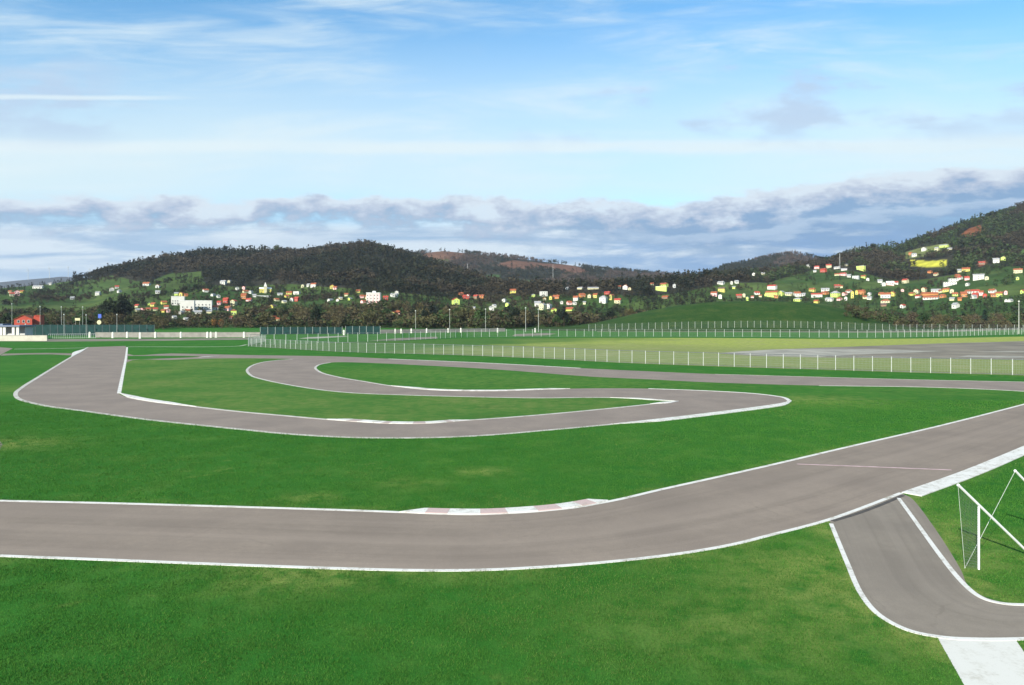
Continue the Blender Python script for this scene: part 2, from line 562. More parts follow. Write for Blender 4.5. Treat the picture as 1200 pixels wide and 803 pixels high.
T3_out = [(103, 407), (75, 423.5), (45, 442), (26, 454), (18.3, 461), (20, 466), (45, 474), (100, 482), (175, 492), (300, 505), (330, 508), (400, 512.3), (475, 513.3), (530, 512.2), (580, 509.5),
          (627, 505.5), (720, 497), (827, 485), (890, 477), (923, 472), (925, 469.5), (920, 466.5), (907, 464), (880, 461), (827, 458), (760, 455.5), (670, 455.5), (580, 458.3),
          (505, 457), (460, 452.5), (430, 447.7), (392, 441), (375, 436), (369.5, 431.3), (373, 428), (387, 425), (430, 425.3), (480, 427.5), (580, 433), (693, 441.5), (760, 444.6), (827, 448), (960, 452), (1092, 454), (1188, 458), (1260, 463), (1420, 475)]
T3_top = [(1420, 450.5), (1200, 447.5), (1080, 445), (960, 442), (838, 438.5), (680, 431.5), (580, 426), (455, 420.5), (400, 418), (280, 416), (200, 414.3), (149, 414.5), (147.5, 405.5)]
ISL = [(148, 425), (200, 421.8), (250, 420.2), (300, 420), (342, 421), (325, 422.3), (305, 425.3), (293, 430), (289.5, 434.5), (294, 440), (305, 444), (355, 454), (405, 460), (480, 463.3), (580, 465.8), (627, 466.5), (720, 466.2),
       (767, 468.6), (790, 470.2), (760, 474), (660, 484), (580, 490.5), (548, 492.6), (505, 496), (455, 496.2), (385, 491.8), (330, 487), (280, 482.5), (225, 476.3), (175, 470.3), (150, 465.5), (139.5, 461), (142, 445)]
PATHP = [(1098, 746), (1149, 749), (1190, 749.5), (1200, 764), (1230, 803), (1300, 900), (1190, 900), (1130, 803)]


def world_poly(pix, z, n=6, closed=True):
    return [gp(p[0], p[1], z) for p in pix]


def flat(name, pix, z, mat, kind='structure'):
    """one flat sheet from an outline; its corners carry z"""
    vs = [gp(p[0], p[1], z) for p in pix]
    bm = bmesh.new()
    f = bm.faces.new([bm.verts.new(v) for v in vs])
    bm.normal_update()
    if f.normal.z < 0:
        bmesh.ops.reverse_faces(bm, faces=[f])
    bmesh.ops.triangulate(bm, faces=bm.faces[:], ngon_method='EAR_CLIP')
    me = bpy.data.meshes.new(name)
    bm.to_mesh(me)
    bm.free()
    me.materials.append(mat)
    o = obj(name, me)
    o['kind'] = kind
    return o


def resample(pts, n):
    P = np.array(pts, float)
    seg = np.r_[0, np.cumsum(np.linalg.norm(np.diff(P, axis=0), axis=1))]
    t = np.linspace(0, seg[-1], n)
    return np.c_[[np.interp(t, seg, P[:, i]) for i in range(P.shape[1])]].T, t


def strip(name, A, B, mat, z, n=160, across=10, world=False):
    """road between two edges; carries 'along' (metres, 0..1 across)"""
    if not world:
        A = [gp(p[0], p[1])[:2] for p in A]
        B = [gp(p[0], p[1])[:2] for p in B]
    A, ta = resample(A, n)
    B, tb = resample(B, n)
    V, U, F = [], [], []
    for i in range(n):
        for j in range(across + 1):
            k = j / across
            V.append((*(A[i] * (1 - k) + B[i] * k), z))
            U.append((ta[i], k, 0))
    w = across + 1
    for i in range(n - 1):
        for j in range(across):
            F.append((i * w + j, i * w + j + 1, (i + 1) * w + j + 1, (i + 1) * w + j))
    me = mesh_from(name, V, F, mat)
    at = me.attributes.new('along', 'FLOAT_VECTOR', 'POINT')
    at.data.foreach_set('vector', np.array(U, np.float32).ravel())
    if me.polygons[0].normal.z < 0:
        me.flip_normals()
    o = obj(name, me)
    o['kind'] = 'structure'
    return o


def line_world(pix, n=8):
    return [np.array(gp(*p)[:2]) for p in spline(pix, n)]


def band_mesh(name, pts, w0, w1, z0, z1, mat, taper=False):
    """painted strip or kerb along a plan line: w0 / w1 metres to its left / right, z0..z1 high"""
    P = np.array(pts)
    T = np.gradient(P, axis=0)
    T /= np.linalg.norm(T, axis=1)[:, None] + 1e-9
    Nn = np.c_[-T[:, 1], T[:, 0]]
    L = P + Nn * w0
    Rr = P - Nn * w1
    n = len(P)
    if taper:
        k = np.clip(np.linspace(0.08, 1.15, len(P)), 0, 1)[:, None]
        L = P + Nn * w0 * k
        Rr = P - Nn * w1 * k
    V = [(*L[i], z1) for i in range(n)] + [(*Rr[i], z1) for i in range(n)]
    F = [(i, n + i, n + i + 1, i + 1) for i in range(n - 1)]
    if z1 - z0 > 0.012:
        V += [(*L[i], z0) for i in range(n)] + [(*Rr[i], z0) for i in range(n)]
        F += [(2 * n + i, i, i + 1, 2 * n + i + 1) for i in range(n - 1)]
        F += [(n + i, 3 * n + i, 3 * n + i + 1, n + i + 1) for i in range(n - 1)]
        F += [(0, 2 * n, 3 * n, n), (n - 1, 2 * n - 1, 4 * n - 1, 3 * n - 1)]
    return mesh_from(name, V, F, mat)


def clean(pts, d=0.05):
    out = [pts[0]]
    for p in pts[1:]:
        if np.linalg.norm(np.array(p) - np.array(out[-1])) > d:
            out.append(p)
    return out


# ------------------------------------------------------------------ ground: one sheet to the horizon
rows = np.r_[-500, -120, -30, 0, 6, 12 * 1.022 ** np.arange(0, 225), 2500, 5000, 9000]
us = np.r_[-9, -5, -3, -2, -1.5, np.linspace(-1, 1, 301), 1.5, 2, 3, 5, 9]
GX, GD = np.meshgrid(us, rows)
GW = np.where(GD > 0, 0.95 * np.maximum(GD, 0) + 30, 300 + 0 * GD)
GW = np.where(GD > 1500, 1.2 * GD, GW)
GW = np.where(GD < 0, 600, GW)
X = np.clip(GX * GW, -10500, 10500) + np.where(np.abs(GX * GW) > 10500, GX * 20, 0)
V = np.c_[X.ravel(), GD.ravel(), np.zeros(X.size)]
nr, nc = X.shape
ii = np.arange(nr * nc).reshape(nr, nc)
F = np.c_[ii[:-1, :-1].ravel(), ii[:-1, 1:].ravel(), ii[1:, 1:].ravel(), ii[1:, :-1].ravel()]
me = mesh_np('ground', V, F, M_ground)
T1u = line_world(T1_up)
T1l = line_world(T1_lo)
T2l = line_world(T2_left)
T2r = line_world(T2_rline)
T2e = line_world(T2_redge)


def dist_to(line, X, Y):
    d = np.full(X.shape, 1e9)
    for a, b in zip(line[:-1], line[1:]):
        ab = np.array(b) - np.array(a)
        L = ab @ ab + 1e-9
        t = np.clip(((X - a[0]) * ab[0] + (Y - a[1]) * ab[1]) / L, 0, 1)
        d = np.minimum(d, (X - a[0] - t * ab[0])**2 + (Y - a[1] - t * ab[1])**2)
    return np.sqrt(d)


near = (V[:, 1] > 10) & (V[:, 1] < 200)
vx, vy = V[near, 0], V[near, 1]
dry = np.zeros(len(V))
dr = np.zeros(len(vx))
for ln, wd, am in ((T1u, 0.8, 0.5), (T1l, 1.0, 0.75), (T2l, 2.0, 1.0), (T2e, 1.6, 0.95)):
    dd = dist_to(ln[::3] + [ln[-1]], vx, vy)
    dr = np.maximum(dr, am * np.exp(-(dd / wd)**2) * np.clip(fbm(vx * 0.35, vy * 0.35) * 2.6 - 0.7, 0, 1))
for (px, py, r, am) in ((985, 668, 2.8, 1.0), (965, 690, 2.6, 0.75), (905, 735, 3.0, .55), (1010, 715, 1.5, .9), (1120, 632, 1.6, 0.8), (355, 673, 1.8, 0.9), (1166, 655, 1.6, 0.7), (566, 553, 1.0, 0.9), (40, 455, 6, 0.4), (945, 469, 5, .7), (10, 520, 2.5, 0.9), (365, 583, .9, .8), (480, 566, 1.4, .45), (330, 470, 9, 0.3), (470, 437, 12, .35), (600, 446, 14, .3), (700, 451, 12, .25), (1100, 458, 9, .2), (210, 424, 14, .4)):
    gx, gy, _ = gp(px, py)
    dr = np.maximum(dr, am * np.exp(-(((vx - gx) / (1.7 * r))**2 + ((vy - gy) / r)**2)))
dry[near] = dr
at = me.attributes.new('dry', 'FLOAT', 'POINT')
at.data.foreach_set('value', dry.astype(np.float32))
g = obj('ground', me)
g['kind'] = 'structure'

# ------------------------------------------------------------------ road surfaces
Z1 = 0.008
strip('track', T1u, T1l, M_asph, Z1, 220, 10, world=True)
strip('side_road', [p for p in T2l], [p for p in T2e], M_asph2, 0.004, 120, 8, world=True)
out_s = spline(T3_out, 6) + spline(T3_top, 4)
flat('circuit_road', out_s, 0.004, M_asph3)
isl_s = spline(ISL, 5, closed=True)
flat('infield_grass', isl_s, 0.012, M_island)
flat('verge_grass', [(149.6, 417.2), (190, 417.0), (236, 417.3), (226, 418.8), (190, 420.2), (149.6, 421.6)], 0.012, M_ground)
flat('path', PATHP, 0.004, M_path)
# the far end of the place
flat('access_road', [(-200, 398.5), (0, 400), (60, 400.5), (200, 399.3), (310, 397.8), (310, 396.3), (200, 397), (60, 397.5), (0, 397), (-200, 396)], 0.004, M_old)
flat('cross_road', [(-200, 406), (0, 407), (15, 408.3), (4, 414), (0, 416.5), (-200, 424)], 0.004, M_asph3)
flat('service_path', spline([(4, 414.6), (30, 414.0), (60, 413.7), (88, 414.2)], 4) + [(84, 416.6), (60, 415.4), (30, 415.6), (0, 417.2)], 0.005, M_old)
FA = line_world([(1420, 449), (1330, 446), (1200, 440.3), (1092, 437.5), (968, 433.6), (840, 429.6), (720, 425), (640, 420.6), (520, 415.8), (405, 412.7), (330, 409), (291, 405.8)], 4)
FB = line_world([(1420, 391), (1330, 392), (1200, 394.5), (1100, 396.5), (1000, 397.4), (840, 396.2), (640, 396.2), (548, 396.8), (470, 399.5), (408, 401), (330, 402.8), (292, 404)], 4)


def fz(P, key):
    """resample by photo column so both edges run side by side"""
    P = np.array(P)
    k = P[:, 0] / P[:, 1]
    o_ = np.argsort(k)
    g_ = np.linspace(k.min(), k.max(), 120) if key is None else key
    return np.c_[np.interp(g_, k[o_], P[o_, 0]), np.interp(g_, k[o_], P[o_, 1])], g_


FAr, kk = fz(FA, None)
FBr, _k = fz(FB, kk)
mf, tf, bf = material('dry_field_grass')
pf_ = objco(tf)
atf = tf.new('ShaderNodeAttribute', attribute_name='along')
spf = tf.new('ShaderNodeSeparateXYZ')
tf.l.new(atf.outputs['Vector'], spf.inputs[0])
n1 = tf.noise(pf_, 0.035, 5, 0.6)
n2 = tf.noise(pf_, 0.5, 6, 0.65)
n3 = tf.noise(pf_, 6.0, 3, 0.7)
lft = tf.ramp(tf.m('ADD', spf.outputs[0], tf.m('MULTIPLY', tf.m('SUBTRACT', n1, 0.5), 60.0)), 48.0, 88.0)
acr = tf.m('ADD', spf.outputs[1], tf.m('MULTIPLY', tf.m('SUBTRACT', n1, 0.5), 0.5))
cf = tf.mix(tf.ramp(acr, 0.22, 0.62), (0.215, 0.235, 0.085), (0.31, 0.345, 0.075))
cf = tf.mix(tf.m('MULTIPLY', tf.ramp(acr, 0.05, 0.32, 1.0, 0.0), 0.7), cf, (0.17, 0.215, 0.06))
cf = tf.mix(tf.ramp(n2, 0.38, 0.62, 0.0, 0.6), cf, (0.16, 0.20, 0.055))
cf = tf.mix(tf.ramp(tf.noise(pf_, 0.12, 4, 0.6), 0.5, 0.68, 0.0, 0.6), cf, (0.27, 0.26, 0.12))
cf = tf.mix(lft, tf.mix(tf.ramp(n2, 0.3, 0.7), (0.045, 0.12, 0.022), (0.07, 0.145, 0.03)), cf)
vf = tf.new('ShaderNodeVectorMath', operation='SCALE')
tf.l.new(cf, vf.inputs[0])
tf.l.new(tf.ramp(n3, 0.2, 0.8, 0.75, 1.25), vf.inputs['Scale'])
tf.l.new(vf.outputs[0], bf.inputs['Base Color'])
bf.inputs['Roughness'].default_value = 0.95
bf.inputs['Specular IOR Level'].default_value = 0.05
strip('field', [tuple(p) for p in FAr], [tuple(p) for p in FBr], mf, 0.004, 120, 16, world=True)
flat('old_runway', [(838, 414.2), (870, 411.6), (920, 409.2), (1000, 406.2), (1100, 402.6), (1200, 399.8), (1330, 396), (1330, 426), (1200, 421.5), (1050, 420), (960, 419), (880, 417)], 0.008, M_old)
flat('runway_slab', [(842, 413.8), (870, 411.9), (905, 409.6), (960, 408.8), (1030, 409.6), (1105, 411.4), (1060, 413.6), (1000, 415.6), (958, 418.2), (900, 416.9)], 0.012, M_pale)
flat('runway_slab', [(1120, 418.4), (1135, 416.6), (1190, 417.2), (1215, 418.6), (1190, 419.6)], 0.012, M_pale)
flat('runway_slab', [(1138, 412.3), (1180, 411.4), (1240, 411.6), (1200, 412.8)], 0.012, M_pale)
flat('gravel_patch', [(350, 396.9), (362, 395.2), (404, 393.6), (408, 394.4), (372, 396.8)], 0.006, M_pale)
flat('gravel_patch', [(432, 399.3), (470, 396.2), (512, 394.6), (513, 396.6), (470, 398.9)], 0.006, M_old)
flat('gravel_patch', [(600, 393.6), (604, 391.6), (640, 390.4), (652, 391.2), (640, 393), (610, 394)], 0.006, M_old)
flat('perimeter_road', [(700, 387.6), (900, 388.1), (1020, 388.4), (1100, 387.8), (1160, 385.2), (1330, 380.5), (1330, 383.5), (1160, 387.3), (1100, 389.4), (1020, 389.8), (900, 389.4), (700, 388.8)], 0.006, M_old)
flat('roadside_patch', [(-40, 512), (0, 517), (3, 521), (0, 527), (-40, 532)], 0.004, M_old)

# ------------------------------------------------------------------ edge lines and kerbs
ZL = 0.016


def edge_line(pts, w, mat=M_white, z=ZL):
    me = band_mesh('edge_line', clean(pts), w / 2, w / 2, 0, z, mat)
    if me.polygons[len(me.polygons) // 2].normal.z < 0:
        me.flip_normals()
    o = obj('edge_line', me)
    o['kind'] = 'structure'
    return o


edge_line(line_world(T1_up), 0.26)
edge_line(line_world(T1_lo[:15]), 0.21)
edge_line(line_world(T2_left[1:]), 0.17)
edge_line(line_world(T2_rline), 0.17)
edge_line(line_world(T3_out[:21]), 0.42, M_worn, 0.014)
edge_line(line_world(T3_out[20:26]), 0.42, M_white, 0.016)
edge_line(line_world(T3_out[27:36]), 0.40, M_worn, 0.014)
edge_line([p for p in line_world(ISL + ISL[:1])][8 * 4:-24], 0.40, M_worn, 0.018)
edge_line(line_world([(149, 407), (147.5, 420), (144, 438), (139.5, 461)]), 0.42, M_white, 0.018)
edge_line(line_world([(455, 420.6), (580, 426), (680, 431.5)]), 0.5, M_white, 0.014)
edge_line(line_world([(838, 438.6), (1080, 445.2), (1200, 447.7)]), 0.22, M_worn, 0.014)
edge_line(line_world([(960, 452), (1092, 454), (1188, 458), (1260, 463)]), 0.45, M_worn, 0.014)
edge_line(line_world([(17, 409.2), (60, 408.6), (101, 407.7)]), 0.9, M_worn, 0.014)
edge_line(line_world([(150, 406.6), (280, 405.6), (289, 404)]), 0.7, M_worn, 0.014)
edge_line(line_world([(934, 544), (1020, 547.2), (1115, 551)]), 0.16, simple('faded_pink_line', (0.42, 0.30, 0.31), 0.85, 0.2, 2.0), 0.016)


def kerb(label, pix_edge, side_w, colors, splits, cat='kerb', h=0.05, group=None, taper=True):
    """raised kerb made of painted blocks along a photo edge line"""
    pts = line_world(pix_edge, 10)
    pts = clean(pts, 0.01)
    P = np.array(pts)
    seg = np.r_[0, np.cumsum(np.linalg.norm(np.diff(P, axis=0), axis=1))]
    root = empty('kerb', (P[len(P) // 2][0], P[len(P) // 2][1], 0))
    tag(root, label, cat, group)
    org = np.array([P[len(P) // 2][0], P[len(P) // 2][1]])
    T = seg[-1]
    for i in range(len(splits) - 1):
        a, b = splits[i] * T + (0.012 if i else 0), splits[i + 1] * T
        t = np.linspace(a, b, 7)
        Q = np.c_[np.interp(t, seg, P[:, 0]), np.interp(t, seg, P[:, 1])] - org
        tp = taper and i == 0
        qe = taper and i == len(splits) - 2
        if qe:
            Q = Q[::-1]
            me = band_mesh('kerb_block', Q, side_w[1], side_w[0], 0.002, h, colors[i % len(colors)], True)
        else:
            me = band_mesh('kerb_block', Q, side_w[0], side_w[1], 0.002, h, colors[i % len(colors)], tp)
        bm = bmesh.new()
        bm.from_mesh(me)
        bmesh.ops.recalc_face_normals(bm, faces=bm.faces)
        bm.to_mesh(me)
        bm.free()
        obj('kerb_block', me, root)
    return root


KW = [M_white, M_pink]
M_pink2 = worn_paint('very_faded_red_paint', (0.42, 0.34, 0.31), (0.30, 0.26, 0.22), 0.46, 0.68)
kerb('faded red and white kerb on the inside of the near bend', [(468, 600.8), (497, 601.9), (523, 602.6), (556, 603), (587, 602.2), (616, 600.5), (646, 598), (673, 594.8), (700, 590), (713, 587.3)],
     (0.78, 0.0), KW, [0, .115, .215, .36, .48, .62, .735, .84, .925, 1.0])
kerb('red and white kerb of worn blocks along the long inside of the loop', [(383, 491.6), (420, 494.3), (455, 496.4), (505, 496.2), (550, 492.6)], (0.95, 0.1), [M_white, M_pink2], [0, .16, .24, .42, .47, .62, .7, .84, .88, 1.0])
kerb('white block kerb on the upper side of the return lane', [(458, 452.2), (505, 457), (580, 458.3), (630, 456.9), (668, 455.7)], (1.0, 0.1), [M_white, M_worn], [0, .2, .28, .46, .5, .68, .72, .86, .9, 1.0])
kerb('thick white kerb around the outside of the right hairpin', [(716, 497.4), (770, 491.7), (827, 485), (890, 477), (915, 473.2), (927, 470)], (0.1, 1.05), [M_white], [0, .2, .4, .6, .8, 1.0])
kerb('white kerb at the sharp tip of the infield', [(715, 466.2), (745, 467.3), (767, 468.8), (793, 470.4)], (0.5, 0.35), [M_white], [0, .5, 1.0])
kerb('white kerb under the sharp tip of the infield', [(762, 473.6), (778, 472), (795, 470.3)], (0.35, 0.6), [M_white], [0, .5, 1.0])
kerb('white kerb on the inner corner at the left end of the loop', [(139, 460.6), (150, 465.4), (175, 470.3), (205, 474.2), (230, 476.8)], (0.9, 0.05), [M_white], [0, .34, .67, 1.0])
kerb('short white kerb at the far left junction', [(84, 418.2), (93, 413), (101, 408.6)], (1.3, 0.3), [M_white], [0, .5, 1.0])
kerb('short pale kerb between the two thin lanes far left', [(233, 419.2), (244, 418), (257, 417.2)], (0.8, 0.6), [M_worn], [0, .5, 1.0])
# the broad white apron beside the track at the right
ap = [(1056.6, 577.6), (1126, 553.2), (1200, 523), (1300, 480)]
kerb('broad white concrete kerb along the track behind the goal frames', ap, (0.0, 0.95), [M_white], [0, .12, .24, .36, .5, .66, .82, 1.0], taper=False, h=0.04)

me = band_mesh('dark_strip', clean(line_world([(973, 610.3), (1000, 602.3), (1030, 591.3), (1056, 580.2)])), 0.0, 0.2, 0, 0.013, simple('dark_strip_surface', (0.07, 0.062, 0.055), 0.9, 0.2, 3.0))  # narrow dark strip laid along the near side of the track's lower line
o = obj('dark_strip', me)
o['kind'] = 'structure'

# ------------------------------------------------------------------ grass blades on the near lawn (stuff)
def blades(N, d0, d1):
    D = d0 * (d1 / d0) ** rng.random(N)
    x = (rng.random(N) * 2 - 1) * (0.80 * D + 1.5)
    px = 600 + FP * x / D
    py = HY + FP * CH / D
    bad = np.zeros(N, bool)
    for poly in (spline(T1_up, 4) + spline(T1_lo, 4)[::-1], spline(T2_left, 4) + spline(T2_redge, 4)[::-1], PATHP, spline(T3_out, 3) + T3_top, [(a, b - 1) for a, b in ap] + [(a + 6, b + 11) for a, b in ap[::-1]]):
        bad |= inpoly(px, py, poly)
    cl = fbm(x * 1.3, D * 1.3, 3)
    bad |= rng.random(N) > np.clip(cl * 2.2 - 0.25, 0.15, 1)
    for ln_ in (T1l, T2l, T2e, T1u):
        bad |= dist_to(ln_[::4] + [ln_[-1]], x, D) < 0.07 + 0.13 * rng.random(N)
    k = ~bad
    x, D, cl = x[k], D[k], cl[k]
    n = len(x)
    h = (0.024 + 0.038 * rng.random(n)) * (0.8 + D / 70)
    w = 0.0052 * (0.6 + D / 22) * (0.7 + 0.6 * rng.random(n))
    th = rng.random(n) * 6.283
    ln = (rng.random((n, 2)) - 0.5) * 0.9 * h[:, None]
    V = np.zeros((n, 3, 3))
    V[:, 0, 0] = x - np.cos(th) * w
    V[:, 0, 1] = D - np.sin(th) * w
    V[:, 1, 0] = x + np.cos(th) * w
    V[:, 1, 1] = D + np.sin(th) * w
    V[:, 2, 0] = x + ln[:, 0]
    V[:, 2, 1] = D + ln[:, 1]
    V[:, 2, 2] = h
    V[:, :2, 2] = -0.004
    g = rng.random(n)[:, None]
    C = np.array([0.020, 0.088, 0.010]) * (1 - g) + np.array([0.062, 0.160, 0.024]) * g
    yl = np.zeros(n)
    for ln_, wd, am in ((T1l, 1.0, .8), (T2l, 1.9, .8), (T2e, 1.6, .9), (T1u, .8, .5)):
        dd = dist_to(ln_[::4] + [ln_[-1]], x, D)
        yl = np.maximum(yl, am * np.exp(-(dd / wd)**2) * np.clip(fbm(x * .35, D * .35) * 2.6 - .7, 0, 1))
    big = np.clip(fbm(x * 0.12 + 40, D * 0.12, 3) * 3.4 - 1.75, 0, 1) * 0.5
    yl = np.maximum(yl, big)
    yl = (rng.random(n) < yl * 0.6)[:, None]
    C = np.where(yl, np.array([0.095, 0.15, 0.035]) * (0.75 + 0.5 * g), C)
    me = mesh_np('grass', V.reshape(-1, 3), np.arange(n * 3).reshape(n, 3), M_blade, np.repeat(C, 3, axis=0))
    o = obj('grass', me)
    tag(o, 'short mown green grass on the lawns near the track', None, None, 'stuff')


blades(800000, 16.0, 75.0)

# ------------------------------------------------------------------ hills
SF = [(-900, 352), (-400, 350), (-60, 345), (0, 338), (60, 333), (88, 327), (120, 316), (180, 303), (240, 292), (290, 292), (325, 291), (360, 292), (385, 288), (430, 283), (460, 290), (480, 296), (510, 304), (540, 315), (570, 327),
      (600, 333), (650, 334), (700, 332), (760, 329), (800, 323), (840, 321), (870, 318), (900, 316), (940, 309), (970, 303), (1000, 292), (1060, 284), (1080, 277), (1120, 262), (1150, 253), (1200, 238), (1300, 212), (1450, 195), (2200, 190)]
SB = [(-900, 345), (250, 340), (400, 312), (440, 302), (480, 294), (520, 290), (560, 294), (600, 298), (650, 304), (700, 311), (760, 316.5), (800, 320), (825, 319), (850, 308), (880, 303), (905, 296), (928, 293), (950, 297), (985, 304), (1010, 312), (1100, 330), (2200, 345)]
SA = [(-900, 340), (-60, 333), (0, 330), (30, 327), (60, 324.5), (75, 323), (100, 325), (130, 329), (250, 345), (600, 352), (2200, 352)]
xs_, ys_ = zip(*SF)
xb_, yb_ = zip(*SB)
xa_, ya_ = zip(*SA)
D0F = lambda px: np.interp(px, [-900, 300, 560, 700, 850, 1000, 1250, 2200], [560, 560, 540, 560, 640, 640, 600, 600])
DCF = lambda px: np.interp(px, [-900, 0, 250, 430, 520, 600, 720, 820, 900, 1000, 1200, 2200], [1250, 1250, 1550, 1600, 1450, 1050, 1050, 1150, 1350, 1550, 1650, 1650])


def front_z(px, D):
    px = np.asarray(px, float)
    D = np.asarray(D, float)
    d0, dc = D0F(px), DCF(px)
    sk = np.interp(px, xs_, ys_)
    pad = np.interp(px, [-900, 70, 110, 2200], [0.0, 0.0, 4.5, 4.5])
    zc = CH + (HY - sk - pad) / FP * dc
    t = (D - d0) / (dc - d0)
    f = np.where(t < 0, t * 0.25, np.clip(t, 0, 1) ** 1.28)
    f = np.where(t > 1, 1 - 1.7 * np.clip(t - 1, 0, .6) ** 1.3, f)
    xw = (px - 600) / FP * D
    win = np.clip(t, 0, 1) * np.clip(1 - t, 0, 1) * 4
    nz = (fbm(xw / 130 + 50, D / 130 + 50, 4) - 0.5) * 20 + (np.abs(fbm(xw / 260 + 9, D / 300 + 4, 3) - .5) - .12) * 70
    return zc * f + nz * win


def back_z(px, D):
    px = np.asarray(px, float)
    D = np.asarray(D, float)
    sk = np.interp(px, xb_, yb_)
    zc = CH + (HY - sk - 4.0) / FP * 2600
    t = (D - 1500) / 1100
    f = np.where(t < 0, t * 0.3, np.clip(t, 0, 1) ** 1.1)
    f = np.where(t > 1, 1 - 1.5 * np.clip(t - 1, 0, .6), f)
    xw = (px - 600) / FP * D
    win = np.clip(t, 0, 1) * np.clip(1 - t, 0, 1) * 4
    return zc * f + ((fbm(xw / 200 + 3, D / 200, 4) - .5) * 40 + (np.abs(fbm(xw / 420, D / 500, 3) - .5) - .12) * 120) * win


def rowof(z, D):
    return HY - FP * (z - CH) / D


# where the open fields lie, and their colours
TL = [(-900, 300), (84, 300), (85, 331), (130, 323), (160, 329), (175, 331), (200, 319), (236, 318), (240, 334), (290, 336), (330, 333), (440, 341), (480, 344), (540, 349), (600, 345), (700, 344), (760, 348), (830, 336), (850, 330), (900, 331), (930, 323), (960, 315), (1000, 318),
      (1030, 326), (1060, 330), (1110, 324), (1150, 314), (1200, 312), (2200, 310)]
xt_, yt_ = zip(*TL)
F_YELLOW = [(1066, 304.5), (1090, 306), (1110, 305), (1110, 312), (1085, 313), (1068, 312)]
F_STRIP = [(1060, 296), (1080, 290), (1110, 285), (1116, 292), (1100, 297), (1075, 302), (1060, 304)]
F_RED = [(1124, 276), (1135, 268), (1148, 264), (1156, 268), (1148, 275), (1130, 279)]
F_RED2 = [(1144, 309), (1154, 305), (1158, 309), (1148, 313)]
F_HIGH = [(1188, 300), (1200, 292), (1240, 285), (1240, 300), (1200, 304)]
B_RED = [(490, 302), (505, 294), (520, 293), (545, 297), (545, 303), (510, 306)]
B_RED2 = [(578, 311), (600, 305), (640, 309), (672, 311), (690, 318), (672, 322), (640, 315), (600, 315)]
B_GRN = [(556, 323), (586, 322), (588, 330), (585, 336), (560, 336), (566, 330)]
B_GRN2 = [(596, 326), (628, 329), (628, 333), (604, 331)]
B_GRN3 = [(506, 305), (527, 303), (525, 309), (508, 310)]
SPECIAL = ((F_YELLOW, (0.42, 0.40, 0.05)), (F_STRIP, (0.13, 0.15, 0.05)), (F_RED, (0.16, 0.06, 0.028)), (F_RED2, (0.16, 0.065, 0.04)), (F_HIGH, (0.055, 0.10, 0.03)))
SPECIAL_B = ((B_RED, (0.13, 0.07, 0.045)), (B_RED2, (0.13, 0.068, 0.045)), (B_GRN, (0.05, 0.10, 0.03)), (B_GRN2, (0.065, 0.10, 0.04)), (B_GRN3, (0.07, 0.075, 0.03)))


def land_front(px, D, z):
    py = rowof(z, D)
    xw = (px - 600) / FP * D
    n = fbm(xw / 60 + 7, D / 60, 3)
    n2 = fbm(xw / 90 + 70, D / 45 + 20, 2)
    fl = np.interp(px, xt_, yt_)
    field = py > fl + (n - .5) * 3
    # a patchwork of pastures
    pa = np.floor(xw / 70 + 1.5 * n) * 7.3 + np.floor(D / 55 + 1.2 * n2) * 3.1
    rn = np.abs(np.sin(pa * 12.9898) * 43758.5453) % 1
    g = np.c_[0.032 + 0.034 * rn, 0.066 + 0.030 * rn, 0.018 + 0.010 * rn]
    C = np.where(field[:, None], g, np.array([0.030, 0.030, 0.022]))
    dense = ~field
    for poly, col in SPECIAL:
        k = inpoly(px, py, poly)
        C[k] = col
        dense &= ~k
    return C, dense, py


def land_back(px, D, z):
    py = rowof(z, D)
    C = np.tile(np.array([0.04, 0.04, 0.03]), (len(px), 1))
    dense = np.ones(len(px), bool)
    for poly, col in SPECIAL_B:
        k = inpoly(px, py, poly)
        C[k] = col
        dense &= ~k
    return C, dense, py


def hill(name, zf, land, pxs, Ds):
    PX = np.repeat(pxs[None, :], Ds.shape[0], 0)
    z = zf(PX.ravel(), Ds.ravel())
    C, _, _ = land(PX.ravel(), Ds.ravel(), z)
    V = np.c_[(PX.ravel() - 600) / FP * Ds.ravel(), Ds.ravel(), z]
    nr, nc = PX.shape
    ii = np.arange(nr * nc).reshape(nr, nc)
    F = np.c_[ii[:-1, :-1].ravel(), ii[:-1, 1:].ravel(), ii[1:, 1:].ravel(), ii[1:, :-1].ravel()]
    o = obj(name, mesh_np(name, V, F, M_land, C, True))
    o['kind'] = 'structure'
    return o


pxs = np.r_[np.arange(-900, -60, 20), np.arange(-60, 1260, 2.2), np.arange(1260, 2201, 20)]
tt = np.r_[np.linspace(-0.06, 1.05, 250), np.linspace(1.07, 1.5, 30)]
hill('hillside', front_z, land_front, pxs, D0F(pxs)[None, :] + tt[:, None] * (DCF(pxs) - D0F(pxs))[None, :])
pxs2 = np.r_[np.arange(-900, 300, 40), np.arange(300, 1120, 4.0), np.arange(1120, 2201, 40)]
hill('far_hill', back_z, land_back, pxs2, np.repeat((1450 + np.linspace(0, 1700, 110))[:, None], len(pxs2), 1))


def far_z(px, D):
    zc = CH + (HY - np.interp(px, xa_, ya_)) / FP * 5600
    t = (D - 4200) / 1400
    f = np.where(t < 1, np.clip(t, -.1, 1), 1 - (t - 1))
    return zc * f + (fbm(px / 25., D / 300, 3) - .5) * 30 * np.clip(1 - np.abs(t - .5) * 2, 0, 1)


pxs3 = np.arange(-900, 2201, 12.0)
hill('distant_mountain', far_z, lambda p, d, z: (np.tile(np.array([0.05, 0.055, 0.06]), (len(p), 1)), None, None), pxs3, np.repeat((4100 + np.linspace(0, 2600, 30))[:, None], len(pxs3), 1))


